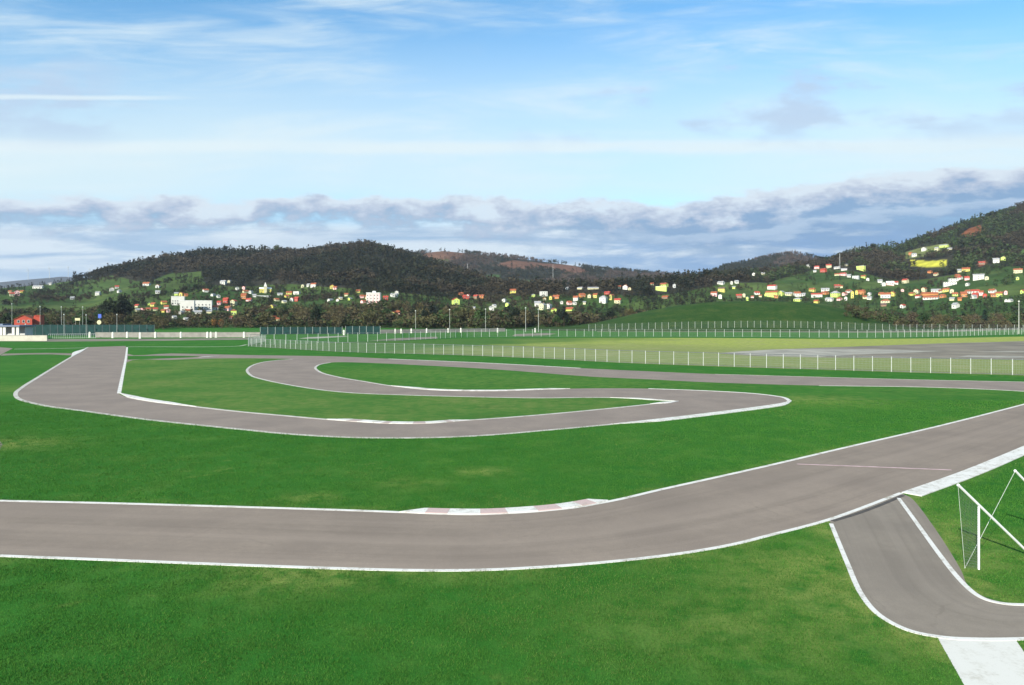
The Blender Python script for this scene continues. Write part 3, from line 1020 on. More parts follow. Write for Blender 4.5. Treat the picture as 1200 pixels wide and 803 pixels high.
# the smooth green mound just beyond the fences
MND = [(600, 384), (660, 383), (700, 377.5), (720, 373), (760, 363.5), (800, 357), (830, 354), (850, 353), (880, 352.5), (920, 353), (950, 355), (975, 359), (1000, 365), (1020, 372), (1050, 380), (1090, 384), (1140, 385)]
xm_, ym_ = zip(*MND)


def mound_z(px, D):
    zc = CH + (HY - np.interp(px, xm_, ym_)) / FP * 520
    zc = np.maximum(zc, 0)
    t = (D - 415) / (520 - 415)
    f = np.where(t < 1, np.clip(t, 0, 1), np.clip(1 - (t - 1) * 1.0, 0, 1))
    f = f * f * (3 - 2 * f)
    return zc * f ** 0.8 - 0.3


pm = np.arange(600, 1141, 4.0)
Dm = np.repeat(np.linspace(412, 632, 60)[:, None], len(pm), 1)
PM = np.repeat(pm[None, :], 60, 0)
Vm = np.c_[(PM.ravel() - 600) / FP * Dm.ravel(), Dm.ravel(), mound_z(PM.ravel(), Dm.ravel())]
ii = np.arange(PM.size).reshape(PM.shape)
Fm = np.c_[ii[:-1, :-1].ravel(), ii[:-1, 1:].ravel(), ii[1:, 1:].ravel(), ii[1:, :-1].ravel()]
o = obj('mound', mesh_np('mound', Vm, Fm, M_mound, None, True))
o['kind'] = 'structure'


def on_hill(px, py, dmax=None):
    """first point of the front hillside seen at (px, py)"""
    D = np.linspace(float(D0F(px)) + 4, float(DCF(px)), 700)
    z = front_z(np.full_like(D, px), D)
    r = rowof(z, D)
    k = np.argmax(r <= py) if (r <= py).any() else int(np.argmin(r))
    return (px - 600) / FP * D[k], D[k], z[k]


# ------------------------------------------------------------------ houses
WC = {'w': ((0.58, 0.57, 0.51), 'white'), 'c': ((0.52, 0.49, 0.30), 'cream'), 'y': ((0.52, 0.46, 0.11), 'yellow'), 'l': ((0.50, 0.62, 0.14), 'lime'), 'p': ((0.76, 0.46, 0.44), 'pink'),
      'r': ((0.42, 0.07, 0.045), 'red'), 'o': ((0.48, 0.20, 0.07), 'orange'), 'g': ((0.46, 0.47, 0.45), 'grey'), 'b': ((0.24, 0.15, 0.10), 'brown')}
RC = {'o': ((0.30, 0.09, 0.04), 'orange'), 'r': ((0.36, 0.06, 0.04), 'red'), 'd': ((0.12, 0.08, 0.07), 'dark'), 'g': ((0.30, 0.30, 0.30), 'grey'), 'w': ((0.72, 0.72, 0.68), 'pale')}
MWALL = {k: simple(v[1] + '_render_wall', v[0], 0.9, 0.06, 0.3) for k, v in WC.items()}
MROOF = {k: simple(v[1] + '_roof_tiles', v[0], 0.9, 0.2, 0.8) for k, v in RC.items()}
_wm = MB()
_wm.box(-0.5, 0.5, -0.06, 0.06, -0.65, 0.65)
WINM = _wm.mesh('window', M_glass)
_fm = MB()
_fm.box(-0.62, -0.5, -0.09, 0.03, -0.77, 0.77)
_fm.box(0.5, 0.62, -0.09, 0.03, -0.77, 0.77)
_fm.box(-0.497, 0.497, -0.09, 0.03, 0.65, 0.77)
_fm.box(-0.497, 0.497, -0.09, 0.03, -0.77, -0.65)
FRAM = _fm.mesh('frame', MWALL['w'])
_cm = MB()
_cm.box(-0.35, 0.35, -0.35, 0.35, -0.5, 1.3)
_cm.box(-0.45, 0.45, -0.45, 0.45, 1.302, 1.45)
CHIM = _cm.mesh('chimney', MWALL['b'])


def build_house(name, loc, rz, w, d, h, wall, roof, typ):
    """h is to the roof top; the walls go on below the ground line because the slope falls away"""
    root = empty(name, loc, rz)
    rr = 0 if typ == 'x' else min(h * 0.42, max(1.2, (d if typ == 'g' else w) * 0.30))
    he = h - rr
    x, y = w / 2, d / 2
    m = MB()
    if typ == 'f':      # gable end towards the valley
        pts = [(-x, -4), (x, -4), (x, he), (0, h - 0.08), (-x, he)]
        m.add([(p[0], -y, p[1]) for p in pts] + [(p[0], y, p[1]) for p in pts], [(0, 1, 2, 3, 4), (9, 8, 7, 6, 5)] + [((i + 1) % 5, i, 5 + i, 5 + (i + 1) % 5) for i in range(5)])
    elif typ == 'g':
        pts = [(-y, -4), (y, -4), (y, he), (0, h - 0.08), (-y, he)]
        m.add([(-x, p[0], p[1]) for p in pts] + [(x, p[0], p[1]) for p in pts], [(4, 3, 2, 1, 0), (5, 6, 7, 8, 9)] + [(i, (i + 1) % 5, 5 + (i + 1) % 5, 5 + i) for i in range(5)])
    else:
        m.box(-x, x, -y, y, -4, he)
    obj('wall', m.mesh('wall', MWALL[wall]), root)
    m = MB()
    e, th = 0.45, 0.22
    if typ in 'fg':
        a, b = (x, y) if typ == 'f' else (y, x)
        k = rr / a
        for s in (-1, 1):
            prof = [(s * (a + e), he - k * e), (0, h), (0, h + th), (s * (a + e), he - k * e + th)]
            if typ == 'f':
                vs = [(p[0], -b - e, p[1]) for p in prof] + [(p[0], b + e, p[1]) for p in prof]
            else:
                vs = [(-b - e, p[0], p[1]) for p in prof] + [(b + e, p[0], p[1]) for p in prof]
            m.add(vs, [(0, 1, 2, 3), (7, 6, 5, 4)] + [(i, 4 + i, 4 + (i + 1) % 4, (i + 1) % 4) for i in range(4)])
    elif typ == 'h':
        ix = max(0.0, x - y * 0.9)
        iy = max(0.0, y - x * 0.9)
        b0 = [(-x - e, -y - e, he), (x + e, -y - e, he), (x + e, y + e, he), (-x - e, y + e, he)]
        m.add(b0 + [(-ix, -iy, h), (ix, -iy, h), (ix, iy + .01, h), (-ix, iy + .01, h)], [(3, 2, 1, 0), (0, 1, 5, 4), (1, 2, 6, 5), (2, 3, 7, 6), (3, 0, 4, 7), (4, 5, 6, 7)])
    else:
        m.box(-x - 0.2, x + 0.2, -y - 0.2, y + 0.2, he, he + 0.35)
    ro = obj('roof', m.mesh('roof', MROOF[roof]), root)
    if typ in 'fgh' and w > 5.5:
        obj('chimney', CHIM, ro, (x * 0.4, 0.2, h - 0.5))
    nf = 2 if he > 4.6 else 1
    nw = 1 if w < 5 else 2 if w < 9 else 3 if w < 13 else 5
    for fl in range(nf):
        for i in range(nw):
            wx = (i + 0.5) / nw * (w - 1.0) - (w - 1.0) / 2
            wz = 1.5 + fl * 2.7
            if wz + 0.75 > he:
                continue
            wi = obj('window', WINM, root, (wx, -y - 0.02, wz))
            obj('frame', FRAM, wi)
    return root


HOUSES = []


def H(s):
    for ln in s.strip().split('\n'):
        for it in ln.split(';'):
            it = it.split()
            if len(it) >= 6:
                HOUSES.append((float(it[0]), float(it[1]), float(it[2]), float(it[3]), it[4][0], it[4][1], it[5]))


H('''
14 347 6 5 cr g; 20 346 7 7 po f; 12 343 4 3 co g; 45 338 14 4 wg g; 59 334 5 3 wg g; 26 343 5 3 yo g
85 351 5 4 wg g; 115 346 6 5 wg g; 131 341 6 5 wr f; 137 338 5 4 wr g; 140 343 5 4 wg f; 172 335 9 5 wo g; 185 337 5 4 wr f; 185 344 6 4 wg g
161 365 5 4 cg g; 167 364 4 4 pr f; 175 358 4 4 lg f; 174 364 6 4 co g; 180 359 6 5 yo g; 182 364 6 4 cr g; 192 356 7 4 yo g; 195 362 6 5 wo g; 192 366 5 4 yo g; 197 366 5 5 pr f; 161 360 4 4 cr g
207 346 5 4 lg g; 213 347 5 5 yo f; 218 347 4 3 oo g; 213 368 4 4 wg f; 232 368 10 5 wg g; 245 367 8 3 cg g; 204 374 4 3 wg g; 218 376 5 3 wg g; 220 366 6 4 co g
241 342 7 4 wp g; 250 347 3 3 wg f; 256 349 4 4 wg f; 262 333 8 5 wg g; 269 332 4 4 cg f; 252 363 8 6 wo g; 257 357 5 5 pr g; 265 355 7 7 rr g; 274 358 7 8 cr f; 267 364 8 6 po g; 274 369 8 8 lo h; 271 374 4 3 po g
278 340 4 4 wg f; 286 339 4 4 po f; 294 344 3 4 wg f; 286 350 7 7 oo g; 288 343 8 3 co g; 292 353 7 4 pr g; 298 348 5 4 wg g
328 346 7 3 wg g; 339 345 8 4 yo g; 348 345 9 4 wg x; 336 349 5 4 yo g; 343 353 5 5 wr f; 348 353 5 6 rr g; 324 353 6 4 co g; 333 355 5 3 cg g; 320 363 7 7 yd f; 322 374 4 3 oo g; 326 376 5 3 co g; 355 337 4 4 cg f; 362 336 4 4 wg g; 368 336 8 5 wo g
389 338 6 5 yr f; 393 339 5 4 po g; 420 343 6 4 yo g; 406 347 5 4 co g; 399 351 4 3 cg g; 410 352 4 4 lg f; 387 353 3 3 wg f; 396 353 3 3 wo f; 424 349 5 4 po g; 426 355 4 4 po f; 430 350 5 5 co g
452 351 7 5 rr g; 460 348 5 5 wg f; 462 348 9 5 wg g; 465 345 5 5 wg f; 458 368 4 4 lg f; 462 369 5 5 yo f; 467 368 6 5 po g
534 357 10 9 lr f; 540 346 6 4 oo g; 546 350 9 5 rr g; 549 350 3 6 wr f; 558 350 6 5 br g; 564 349 9 4 oo g; 601 343 9 5 yo g; 555 363 5 4 cg g; 576 364 5 6 wg f; 591 354 5 5 wg h; 595 359 5 5 lg f; 590 368 4 5 co f; 579 360 4 4 wg g
625 348 3 4 lg f; 637 347 10 6 wx x; 638 352 3 4 co f; 630 359 9 7 wg g; 636 363 8 9 cg f; 643 362 7 7 wg f; 646 351 4 5 yo f; 652 350 9 5 oo g; 649 367 6 7 lo f; 658 356 3 4 wg f
668 367 11 8 lo g; 667 357 6 5 po g; 673 357 4 4 wg f; 675 352 7 6 wo g; 682 348 8 5 oo g; 691 349 5 5 co f; 698 349 6 6 yo g; 707 355 10 10 wg h; 712 345 8 4 rr g; 717 351 4 7 yo f; 724 355 9 6 cr g; 665 339 4 3 wg g; 680 339 8 3 cg g; 695 339 16 3 cg g; 685 356 4 3 cg g
733 339 7 6 wr f; 726 338 4 4 co g; 738 340 4 4 co f; 775 341 16 6 lw x; 778 336 11 5 lo g; 764 334 5 3 co g; 790 337 4 5 gg f; 780 350 9 4 bo g
845 333 9 4 wg g; 857 333 3 4 wg f; 863 332 5 4 wg g; 860 338 4 3 lg g; 846 342 10 6 yd g; 837 347 9 6 po g; 844 350 5 6 wg f; 866 349 8 5 br g; 872 348 4 5 cg f; 876 352 3 5 lg f; 887 345 7 4 wr g; 882 349 4 3 po g; 891 348 4 3 co g; 905 339 13 6 wr g; 905 348 19 8 lo g; 899 347 5 4 lr f; 916 346 5 6 lg f; 909 349 5 4 oo g
883 323 4 4 wg f; 894 322 5 3 cg g
924 346 10 4 cg g; 934 347 9 6 wo g; 941 347 7 4 wg g; 935 353 10 5 lg h; 957 355 6 4 yo g; 952 342 8 5 yo g; 967 341 11 4 wg g; 957 348 15 5 wr g; 967 345 8 4 oo g; 979 348 11 8 lg h; 972 353 10 5 wg g; 984 352 5 4 po g; 991 352 4 5 wg f; 995 343 6 4 wo g; 999 349 4 9 yo f; 1009 345 11 6 oo g; 1004 345 3 6 yo f; 1013 350 5 4 co g; 1019 351 6 4 wg g; 1019 346 4 4 wg f; 990 346 4 4 po f
947 314 3 5 wg f; 957 315 7 4 pr g; 965 319 8 5 rr g; 971 314 7 5 cr g; 955 319 4 3 wg g; 981 315 8 3 wg g; 989 317 8 3 wg g; 1009 317 12 6 lw x; 988 323 9 4 pr g; 995 325 5 4 wg g; 981 323 6 3 co g; 1003 327 9 4 gw x; 1012 326 6 4 lo g; 1017 329 4 4 wg f; 981 337 8 4 br g; 986 337 4 3 co g; 992 312 3 3 cg f
1031 331 6 4 wg g; 1035 335 5 5 wg f; 1043 334 10 5 pw g; 1050 333 5 4 wr g; 1061 332 7 6 cr g; 1083 294 6 5 wg f; 1071 301 6 5 wg g; 1067 299 4 4 oo g; 1106 290 12 4 lg g; 1098 294 5 5 cg g; 1113 293 6 3 cg g; 1097 323 5 4 co g; 1090 320 5 3 oo g
1038 349 13 7 wo g; 1033 346 6 4 yo g; 1046 347 7 6 yo f; 1038 355 12 5 co h; 1035 359 7 4 bd g; 1058 342 4 4 po f; 1058 361 5 5 wr f; 1074 344 6 6 cr f; 1069 346 6 4 yo g; 1076 349 6 4 wr g; 1089 346 22 4 oo g; 1091 351 20 5 wo g; 1083 342 5 6 co f; 1097 343 12 5 wg g; 1105 349 6 5 oo g; 1103 343 5 4 co g
1113 335 17 5 wg x; 1117 331 12 5 wg x; 1125 328 5 5 wr g; 1133 328 6 5 pr g; 1122 325 6 4 oo g; 1147 328 14 8 wg g; 1132 318 10 5 yo g; 1167 308 8 6 wg g; 1176 305 6 5 lg f; 1193 320 11 6 co g; 1134 335 4 4 wg f; 1156 328 5 5 cg f; 1192 328 3 4 lg f; 1150 310 8 4 br g; 1124 319 5 4 cg g
1109 342 8 5 yo g; 1115 343 5 5 cg f; 1119 347 7 5 lo g; 1129 348 8 7 oo g; 1135 344 7 5 wo g; 1143 349 7 7 rr g; 1143 344 10 5 wr g; 1141 350 5 5 wg f; 1150 346 5 6 po g; 1163 343 8 5 wo g; 1164 348 7 5 oo g; 1171 348 8 7 lo g; 1178 345 4 5 po f; 1179 354 4 4 wg f; 1184 354 4 4 wg f; 1120 361 6 7 wg g; 1116 352 6 4 cg g; 1199 344 4 5 lo f; 1154 349 5 6 rr f; 1125 352 5 4 oo g
''')


def where(x, y):
    if y < 352 and x < 72:
        return 'on the bare ridge at far left'
    if x < 200 and y < 352:
        return 'on the green slope above the dark tree'
    if x < 201:
        return 'in the hamlet left of the white hall'
    if x < 250:
        return 'around the big white hall'
    if x < 300 and y < 349:
        return 'on the slope left of the church'
    if x < 300:
        return 'in the village right of the white hall'
    if x < 372:
        return 'in the hamlet right of the church'
    if x < 433:
        return 'left of the pink striped flats'
    if x < 475:
        return 'right of the pink striped flats'
    if x < 612:
        return 'near the lime gable house in the trees'
    if x < 661:
        return 'left of the lime barn'
    if x < 730 and y < 341:
        return 'above the row right of the lime barn'
    if x < 730:
        return 'in the row right of the lime barn'
    if x < 800:
        return 'above the left end of the mound'
    if x < 880:
        return 'above the middle of the mound'
    if x < 921:
        return 'above the right half of the mound'
    if x < 1022 and y < 331:
        return 'on the slope left of the yellow field'
    if x < 1022:
        return 'around the lime house behind the mound'
    if x < 1120 and y < 304:
        return 'above the yellow field'
    if x < 1120 and y < 335.5:
        return 'below the yellow field'
    if x < 1108:
        return 'in the village below the yellow field'
    if y < 337:
        return 'on the slope above the far right village'
    return 'in the far right village behind the lamp'


ORD = ['first', 'second', 'third', 'fourth', 'fifth', 'sixth', 'seventh', 'eighth', 'ninth', 'tenth', 'eleventh', 'twelfth']
HOUSES.sort(key=lambda h: h[0])
cnt, seen_n = {}, {}
keys = []
for h in HOUSES:
    k = (WC[h[4]][1], RC['g' if h[5] == 'x' else h[5] if h[5] in RC else 'o'][1], h[6], where(h[0], h[1]))
    keys.append(k)
    cnt[k] = cnt.get(k, 0) + 1
TN = {'g': 'long', 'f': 'gabled', 'h': 'hipped', 'x': 'flat'}
HPX = []
for h, k in zip(HOUSES, keys):
    px, py, w, hh, wc, rc, typ = h
    rc = rc if rc in RC else ('w' if rc == 'x' else 'o')
    X_, D_, z_ = on_hill(px, py)
    sc = D_ / FP
    yaw = -math.atan2(X_, D_) + random.uniform(-0.5, 0.5) - 0.1
    o = build_house('house', (X_, D_, z_ - 0.2), yaw, max(3.2, w * sc * 0.78), random.uniform(5, 8), max(3.0, hh * sc * 0.86), wc, rc, typ)
    word = 'house'
    if cnt[k] > 1:
        i = seen_n.get(k, 0)
        seen_n[k] = i + 1
        lab = f'{k[0]} {TN[typ]} {word}, {k[1]} roof, {ORD[i]} from left {k[3]}'
    else:
        lab = f'{k[0]} {TN[typ]} {word} with {k[1]} roof {k[3]}'
    tag(o, lab, 'house', 'houses on the hillside')
    HPX.append((px, py, w, hh, D_))

# the big white hall: two blocks and a higher tower block, each a building
for (px, py, w, hh, lab) in ((220, 365, 15, 12, 'large white flat-roofed hall block, left half of the white complex'), (238, 362, 20, 9, 'long low white hall block, right half of the white complex'),
                             (209, 357, 14, 9, 'white stepped block joined to the left of the big white hall')):
    X_, D_, z_ = on_hill(px, py)
    o = build_house('hall', (X_, D_, z_ - 0.2), -math.atan2(X_, D_) - 0.1, w * D_ / FP, 12, hh * D_ / FP + 0.4, 'w', 'w', 'x')
    tag(o, lab, 'building', 'white hall complex')
    HPX.append((px, py, w, hh, D_))

# church with spire
X_, D_, z_ = on_hill(311, 343)
sc = D_ / FP
ch = empty('church', (X_, D_, z_), -math.atan2(X_, D_))
tag(ch, 'small yellow church with a pointed white spire on the left slope', 'church')
m = MB()
m.box(-6.5 * sc, 6.5 * sc, -4, 5, -4, 4.2 * sc)
obj('wall', m.mesh('wall', MWALL['y']), ch)
m = MB()
pts = [(-4.4, 4.2 * sc), (5.4, 4.2 * sc), (0.5, 6.0 * sc)]
m.add([(-6.9 * sc, p[0], p[1]) for p in pts] + [(6.9 * sc, p[0], p[1]) for p in pts], [(2, 1, 0), (3, 4, 5), (0, 1, 4, 3), (1, 2, 5, 4), (2, 0, 3, 5)])
obj('roof', m.mesh('roof', MROOF['w']), ch)
m = MB()
m.box(-1.6 * sc, 1.6 * sc, -4.0 - 2.4 * sc, -4.02, -4, 6.6 * sc)
tw = obj('tower', m.mesh('tower', MWALL['c']), ch)
m = MB()
a = 1.9 * sc
cy = -4.0 - 1.2 * sc
m.add([(-a, cy - a, 6.6 * sc), (a, cy - a, 6.6 * sc), (a, cy + a, 6.6 * sc), (-a, cy + a, 6.6 * sc), (0, cy, 12.0 * sc)], [(3, 2, 1, 0), (0, 1, 4), (1, 2, 4), (2, 3, 4), (3, 0, 4)])
obj('spire', m.mesh('spire', MWALL['w']), tw)
for i in range(4):
    obj('window', WINM, ch, ((-4.8 + 3.2 * i) * sc if i not in (1, 2) else (-3.0 if i == 1 else 3.0) * sc, -4.02, 2.2 * sc))
HPX.append((311, 343, 14, 6, D_))
X_, D_, z_ = on_hill(309, 348)
wl = MB()
wl.box(-9, 9, -0.2, 0.2, -3, 1.6)
wo_ = obj('wall', wl.mesh('wall', MWALL['g']), None, (X_, D_, z_), -math.atan2(X_, D_))
tag(wo_, 'pale retaining wall below the church with the spire', 'wall')

# pink and white striped block of flats
X_, D_, z_ = on_hill(438, 356)
sc = D_ / FP
fl_ = empty('apartment_block', (X_, D_, z_), -math.atan2(X_, D_) - 0.12)
tag(fl_, 'tall white and pink striped block of flats on the left slope', 'building')
m = MB()
m.box(-8 * sc, 8 * sc, -5, 6, -4, 12 * sc)
obj('wall', m.mesh('wall', MWALL['w']), fl_)
for i, xx in enumerate((-4.6, -0.6, 3.4, 6.6)):
    m = MB()
    m.box((xx - .8) * sc, (xx + .8) * sc, -5.35, -5.01, -3, 11.4 * sc)
    obj('pink_bay', m.mesh('pink_bay', MWALL['p']), fl_)
m = MB()
m.box(-8.2 * sc, 8.2 * sc, -5.6, 6.4, 12 * sc, 12.6 * sc)
m.box(-1.2 * sc, 2.2 * sc, -2, 3, 12.6 * sc, 14.6 * sc)
obj('roof', m.mesh('roof', MROOF['w']), fl_)
for fl in range(3):
    for xx in (-6.6, -2.6, 1.4, 5.1):
        wi = obj('window', WINM, fl_, (xx * sc, -5.02, (2.2 + 3.6 * fl) * sc))
        obj('frame', FRAM, wi)
HPX.append((438, 357, 18, 14, D_))

# red barn at the left edge, close behind the green screen
D_ = 400.0
X_ = px2x(30.5, D_)
sc = D_ / FP
rb = empty('barn', (X_, D_, 0), -math.atan2(X_, D_) - 0.25)
tag(rb, 'bright red gabled barn with a lean-to behind the green screen, far left', 'barn')
zt = CH + (HY - 369.5) * sc
ze = CH + (HY - 374) * sc
m = MB()
x, y = 4.3, 5.5
pts = [(-x, 0), (x, 0), (x, ze), (0, zt - 0.06), (-x, ze)]
m.add([(p[0], -y, p[1]) for p in pts] + [(p[0], y, p[1]) for p in pts], [(0, 1, 2, 3, 4), (9, 8, 7, 6, 5)] + [((i + 1) % 5, i, 5 + i, 5 + (i + 1) % 5) for i in range(5)])
obj('wall', m.mesh('wall', MWALL['r']), rb)
m = MB()
k = (zt - ze) / x
for s in (-1, 1):
    prof = [(s * (x + .5), ze - k * .5), (0, zt), (0, zt + .2), (s * (x + .5), ze - k * .5 + .2)]
    m.add([(p[0], -y - .4, p[1]) for p in prof] + [(p[0], y + .4, p[1]) for p in prof], [(0, 1, 2, 3), (7, 6, 5, 4)] + [(i, 4 + i, 4 + (i + 1) % 4, (i + 1) % 4) for i in range(4)])
obj('roof', m.mesh('roof', MROOF['o']), rb)
m = MB()
m.box(x + .02, x + 3.3, -2.5, y, 0, zt - 0.3)
obj('side_wing', m.mesh('side_wing', MWALL['r']), rb)
m = MB()
m.box(x + .62, x + 3.6, -2.9, y + .3, zt - 0.298, zt + 0.1)
obj('side_roof', m.mesh('side_roof', MROOF['r']), rb)
for xx in (-2.2, 0.2, 2.6):
    wi = obj('window', WINM, rb, (xx, -y - .02, ze - 1.3))
    obj('frame', FRAM, wi)
HPX.append((33, 381, 24, 12, D_))

# ------------------------------------------------------------------ trees
def cloud_tris(n, rad, zc, size, shape='round', rg=rng):
    """n loose leaf-clump triangles spread through a crown"""
    u = rg.normal(size=(n, 3))
    u /= np.linalg.norm(u, axis=1)[:, None]
    r = rg.random(n) ** 0.45
    p = u * r[:, None]
    if shape == 'cone':
        h = rg.random(n) ** 1.4
        a = rg.random(n) * 6.283
        q = (1 - h) * (0.35 + 0.65 * rg.random(n))
        p = np.c_[np.cos(a) * q, np.sin(a) * q, h * 2 - 1]
    C = p * np.array(rad) + np.array([0, 0, zc])
    T = rg.normal(size=(n, 3, 3)) * size
    T[:, :, 2] *= 0.8
    return C[:, None, :] + T


# templates of far trees, unit height
TEMPL = []
for k in range(8):
    if k < 5:
        tri = cloud_tris(44, (0.33, 0.33, 0.40), 0.58, 0.088)
    else:
        tri = cloud_tris(44, (0.24, 0.24, 0.48), 0.52, 0.068, 'cone')
    TEMPL.append(tri)


def far_trees(name, px, D, z, hgt, colr, templ, label):
    n = len(px)
    x = (px - 600) / FP * D
    T = np.stack(TEMPL)[templ]                       # n, t, 3, 3
    a = rng.random(n) * 6.283
    ca, sa = np.cos(a)[:, None, None], np.sin(a)[:, None, None]
    wv = (0.85 + 0.4 * rng.random(n))[:, None, None]
    P = np.empty_like(T)
    P[..., 0] = (T[..., 0] * ca - T[..., 1] * sa) * hgt[:, None, None] * wv + x[:, None, None]
    P[..., 1] = (T[..., 0] * sa + T[..., 1] * ca) * hgt[:, None, None] * wv + D[:, None, None]
    P[..., 2] = T[..., 2] * hgt[:, None, None] + z[:, None, None]
    nt = T.shape[1]
    sh = 0.82 + 0.36 * rng.random((n, nt, 1, 1))
    C = np.broadcast_to(colr[:, None, None, :] * sh, (n, nt, 3, 3))
    me = mesh_np(name, P.reshape(-1, 3), np.arange(n * nt * 3).reshape(-1, 3), M_tree, C.reshape(-1, 3))
    o = obj(name, me)
    tag(o, label, None, None, 'stuff')
    return o


HP = np.array([(a, b, c_, d_, e_) for a, b, c_, d_, e_ in HPX])


def hides_house(px, py, D, h):
    bad = np.zeros(len(px), bool)
    top = py - FP * h / D
    hw = 0.33 * h * FP / D
    for a, b, w, hh, dd in HP:
        bad |= (np.abs(px - a) < w / 2 + hw * 0.7) & (D < dd + 4) & (top < b - 0.5 * hh) & (py > b - hh) & (dd - D < 420)
    return bad


def pick(cols, n):
    cols = np.array(cols)
    i = rng.integers(0, len(cols), n)
    j = rng.integers(0, len(cols), n)
    t = rng.random(n)[:, None]
    return cols[i] * t + cols[j] * (1 - t)


C_DARK = [(0.018, 0.024, 0.013), (0.024, 0.027, 0.015), (0.035, 0.033, 0.019), (0.017, 0.023, 0.015)]
C_BROWN = [(0.041, 0.035, 0.022), (0.036, 0.032, 0.020), (0.048, 0.039, 0.026)]
C_GREEN = [(0.035, 0.06, 0.022), (0.05, 0.07, 0.025), (0.04, 0.052, 0.022)]
C_OLIVE = [(0.075, 0.068, 0.030), (0.062, 0.062, 0.028), (0.085, 0.07, 0.036)]

N = 46000
D = np.sqrt(rng.random(N) * (1680**2 - 560**2) + 560**2)
px = rng.random(N) * 1620 - 200
ok = (D > D0F(px) + 15) & (D < DCF(px) * 1.03)
px, D = px[ok], D[ok]
z = front_z(px, D)
_, dense, py = land_front(px, D, z)
xw = (px - 600) / FP * D
hed = fbm(xw / 45 + 30, D / 30 + 11, 3)
prob = np.where(dense, 1.0, np.where(hed > 0.60, 0.85, 0.06))
# special fields stay clear
for poly, _c in SPECIAL:
    prob = np.where(inpoly(px, py, poly), 0.02, prob)
# the middle is mostly wood and gardens
prob = np.where((px > 470) & (px < 840) & ~dense, np.maximum(prob, 0.75), prob)
prob = np.where((px > 840) & (py > 350), np.maximum(prob, 0.7), prob)
prob = np.where((py > 336) & (px > 155) & (px < 840), np.maximum(prob, 0.30), prob)
prob = np.where((px > 840) & (py < 350) & ~dense, prob * 0.7, prob)
ok = rng.random(len(px)) < prob
px, D, z, py, dense = px[ok], D[ok], z[ok], py[ok], dense[ok]
h = np.where(dense, 8 + 8 * rng.random(len(px)) + 6 * (rng.random(len(px)) < .07), 4 + 6 * rng.random(len(px)))
ok = ~hides_house(px, py, D, h)
for poly, _c in SPECIAL[:2]:
    P_ = np.array(poly)
    ok &= ~((px > P_[:, 0].min() - 2) & (px < P_[:, 0].max() + 2) & (py > P_[:, 1].max()) & (py - FP * h / D < P_[:, 1].max() - 1))
px, D, z, py, h = px[ok], D[ok], z[ok], py[ok], h[ok]
n = len(px)
nn = fbm((px - 600) / FP * D / 120, D / 120 + 9, 3)
col_ = np.where((nn > 0.56)[:, None], pick(C_BROWN, n), np.where(((px > 880) & (rng.random(n) < 0.65))[:, None], pick(C_GREEN, n), pick(C_DARK, n)))
te = np.where(rng.random(n) < np.where(nn < 0.45, 0.75, 0.2), rng.integers(5, 8, n), rng.integers(0, 5, n))
far_trees('forest', px, D, z - 0.5, h, col_, te, 'dark winter woodland covering the upper slopes of the hills')

N = 17000
D = np.sqrt(rng.random(N) * (2640**2 - 1550**2) + 1550**2)
px = rng.random(N) * 800 + 330
z = back_z(px, D)
_, dense, py = land_back(px, D, z)
ok = (dense | (rng.random(N) < 0.06)) & (z > 30)
px, D, z = px[ok], D[ok], z[ok]
n = len(px)
nn = fbm((px - 600) / FP * D / 200, D / 200 + 3, 3)
col_ = np.where((nn > 0.55)[:, None], pick([(0.085, 0.062, 0.05), (0.07, 0.055, 0.042)], n), pick(C_DARK, n))
far_trees('far_forest', px, D, z - 1, 11 + 7 * rng.random(n), col_, rng.integers(0, 8, n), 'far wooded ridge with reddish clearings in the middle distance')


# nearer trees: trunk + limbs + twig or leaf crown, one template per kind, then copies
def crown_tint(tri, col, var=0.35):
    n = len(tri)
    s = (1 - var) + 2 * var * rng.random((n, 1, 1))
    return np.broadcast_to(np.array(col)[None, None, :] * s, (n, 3, 3)).reshape(-1, 3)


def tree_template(kind, col):
    m = MB()
    limbs = []
    if kind == 'bare':
        m.bar((0, 0, -0.04), (0.01, 0, 0.32), 0.024, 0.017)
        tips = []
        for i in range(9):
            a = i * 2.4 + random.random()
            z0 = 0.2 + 0.03 * i
            r = 0.16 + 0.12 * random.random()
            e = (r * math.cos(a), r * math.sin(a), z0 + 0.22 + 0.18 * random.random())
            m.bar((0.008, 0, z0), e, 0.011, 0.004, 5)
            tips.append(e)
        tri = cloud_tris(260, (0.31, 0.31, 0.37), 0.60, 0.034)
        tri2 = cloud_tris(150, (0.30, 0.30, 0.37), 0.60, 0.02)
        tri2[:, 2] += rng.normal(size=(150, 3)) * 0.09
        tri = np.concatenate([tri, tri2])
    elif kind == 'leafy':
        m.bar((0, 0, -0.04), (0, 0, 0.45), 0.028, 0.014)
        for i in range(5):
            a = i * 1.3
            m.bar((0, 0, 0.25 + .05 * i), (0.2 * math.cos(a), 0.2 * math.sin(a), 0.5 + .06 * i), 0.012, 0.005, 5)
        parts = [cloud_tris(130, (0.20, 0.20, 0.17), 0, 0.04) + np.array([0.2 * math.cos(i * 1.26), 0.2 * math.sin(i * 1.26), 0.52 + 0.1 * (i % 3)]) for i in range(5)]
        parts.append(cloud_tris(130, (0.2, 0.2, 0.2), 0.8, 0.04))
        tri = np.concatenate(parts)
    else:
        m.bar((0, 0, -0.04), (0, 0, 0.9), 0.022, 0.004)
        tri = cloud_tris(520, (0.26, 0.26, 0.46), 0.53, 0.036, 'cone')
    cm = mesh_np('crown', tri.reshape(-1, 3), np.arange(len(tri) * 3).reshape(-1, 3), M_tree, crown_tint(tri, col))
    tm = m.mesh('trunk', M_bark)
    return cm, tm


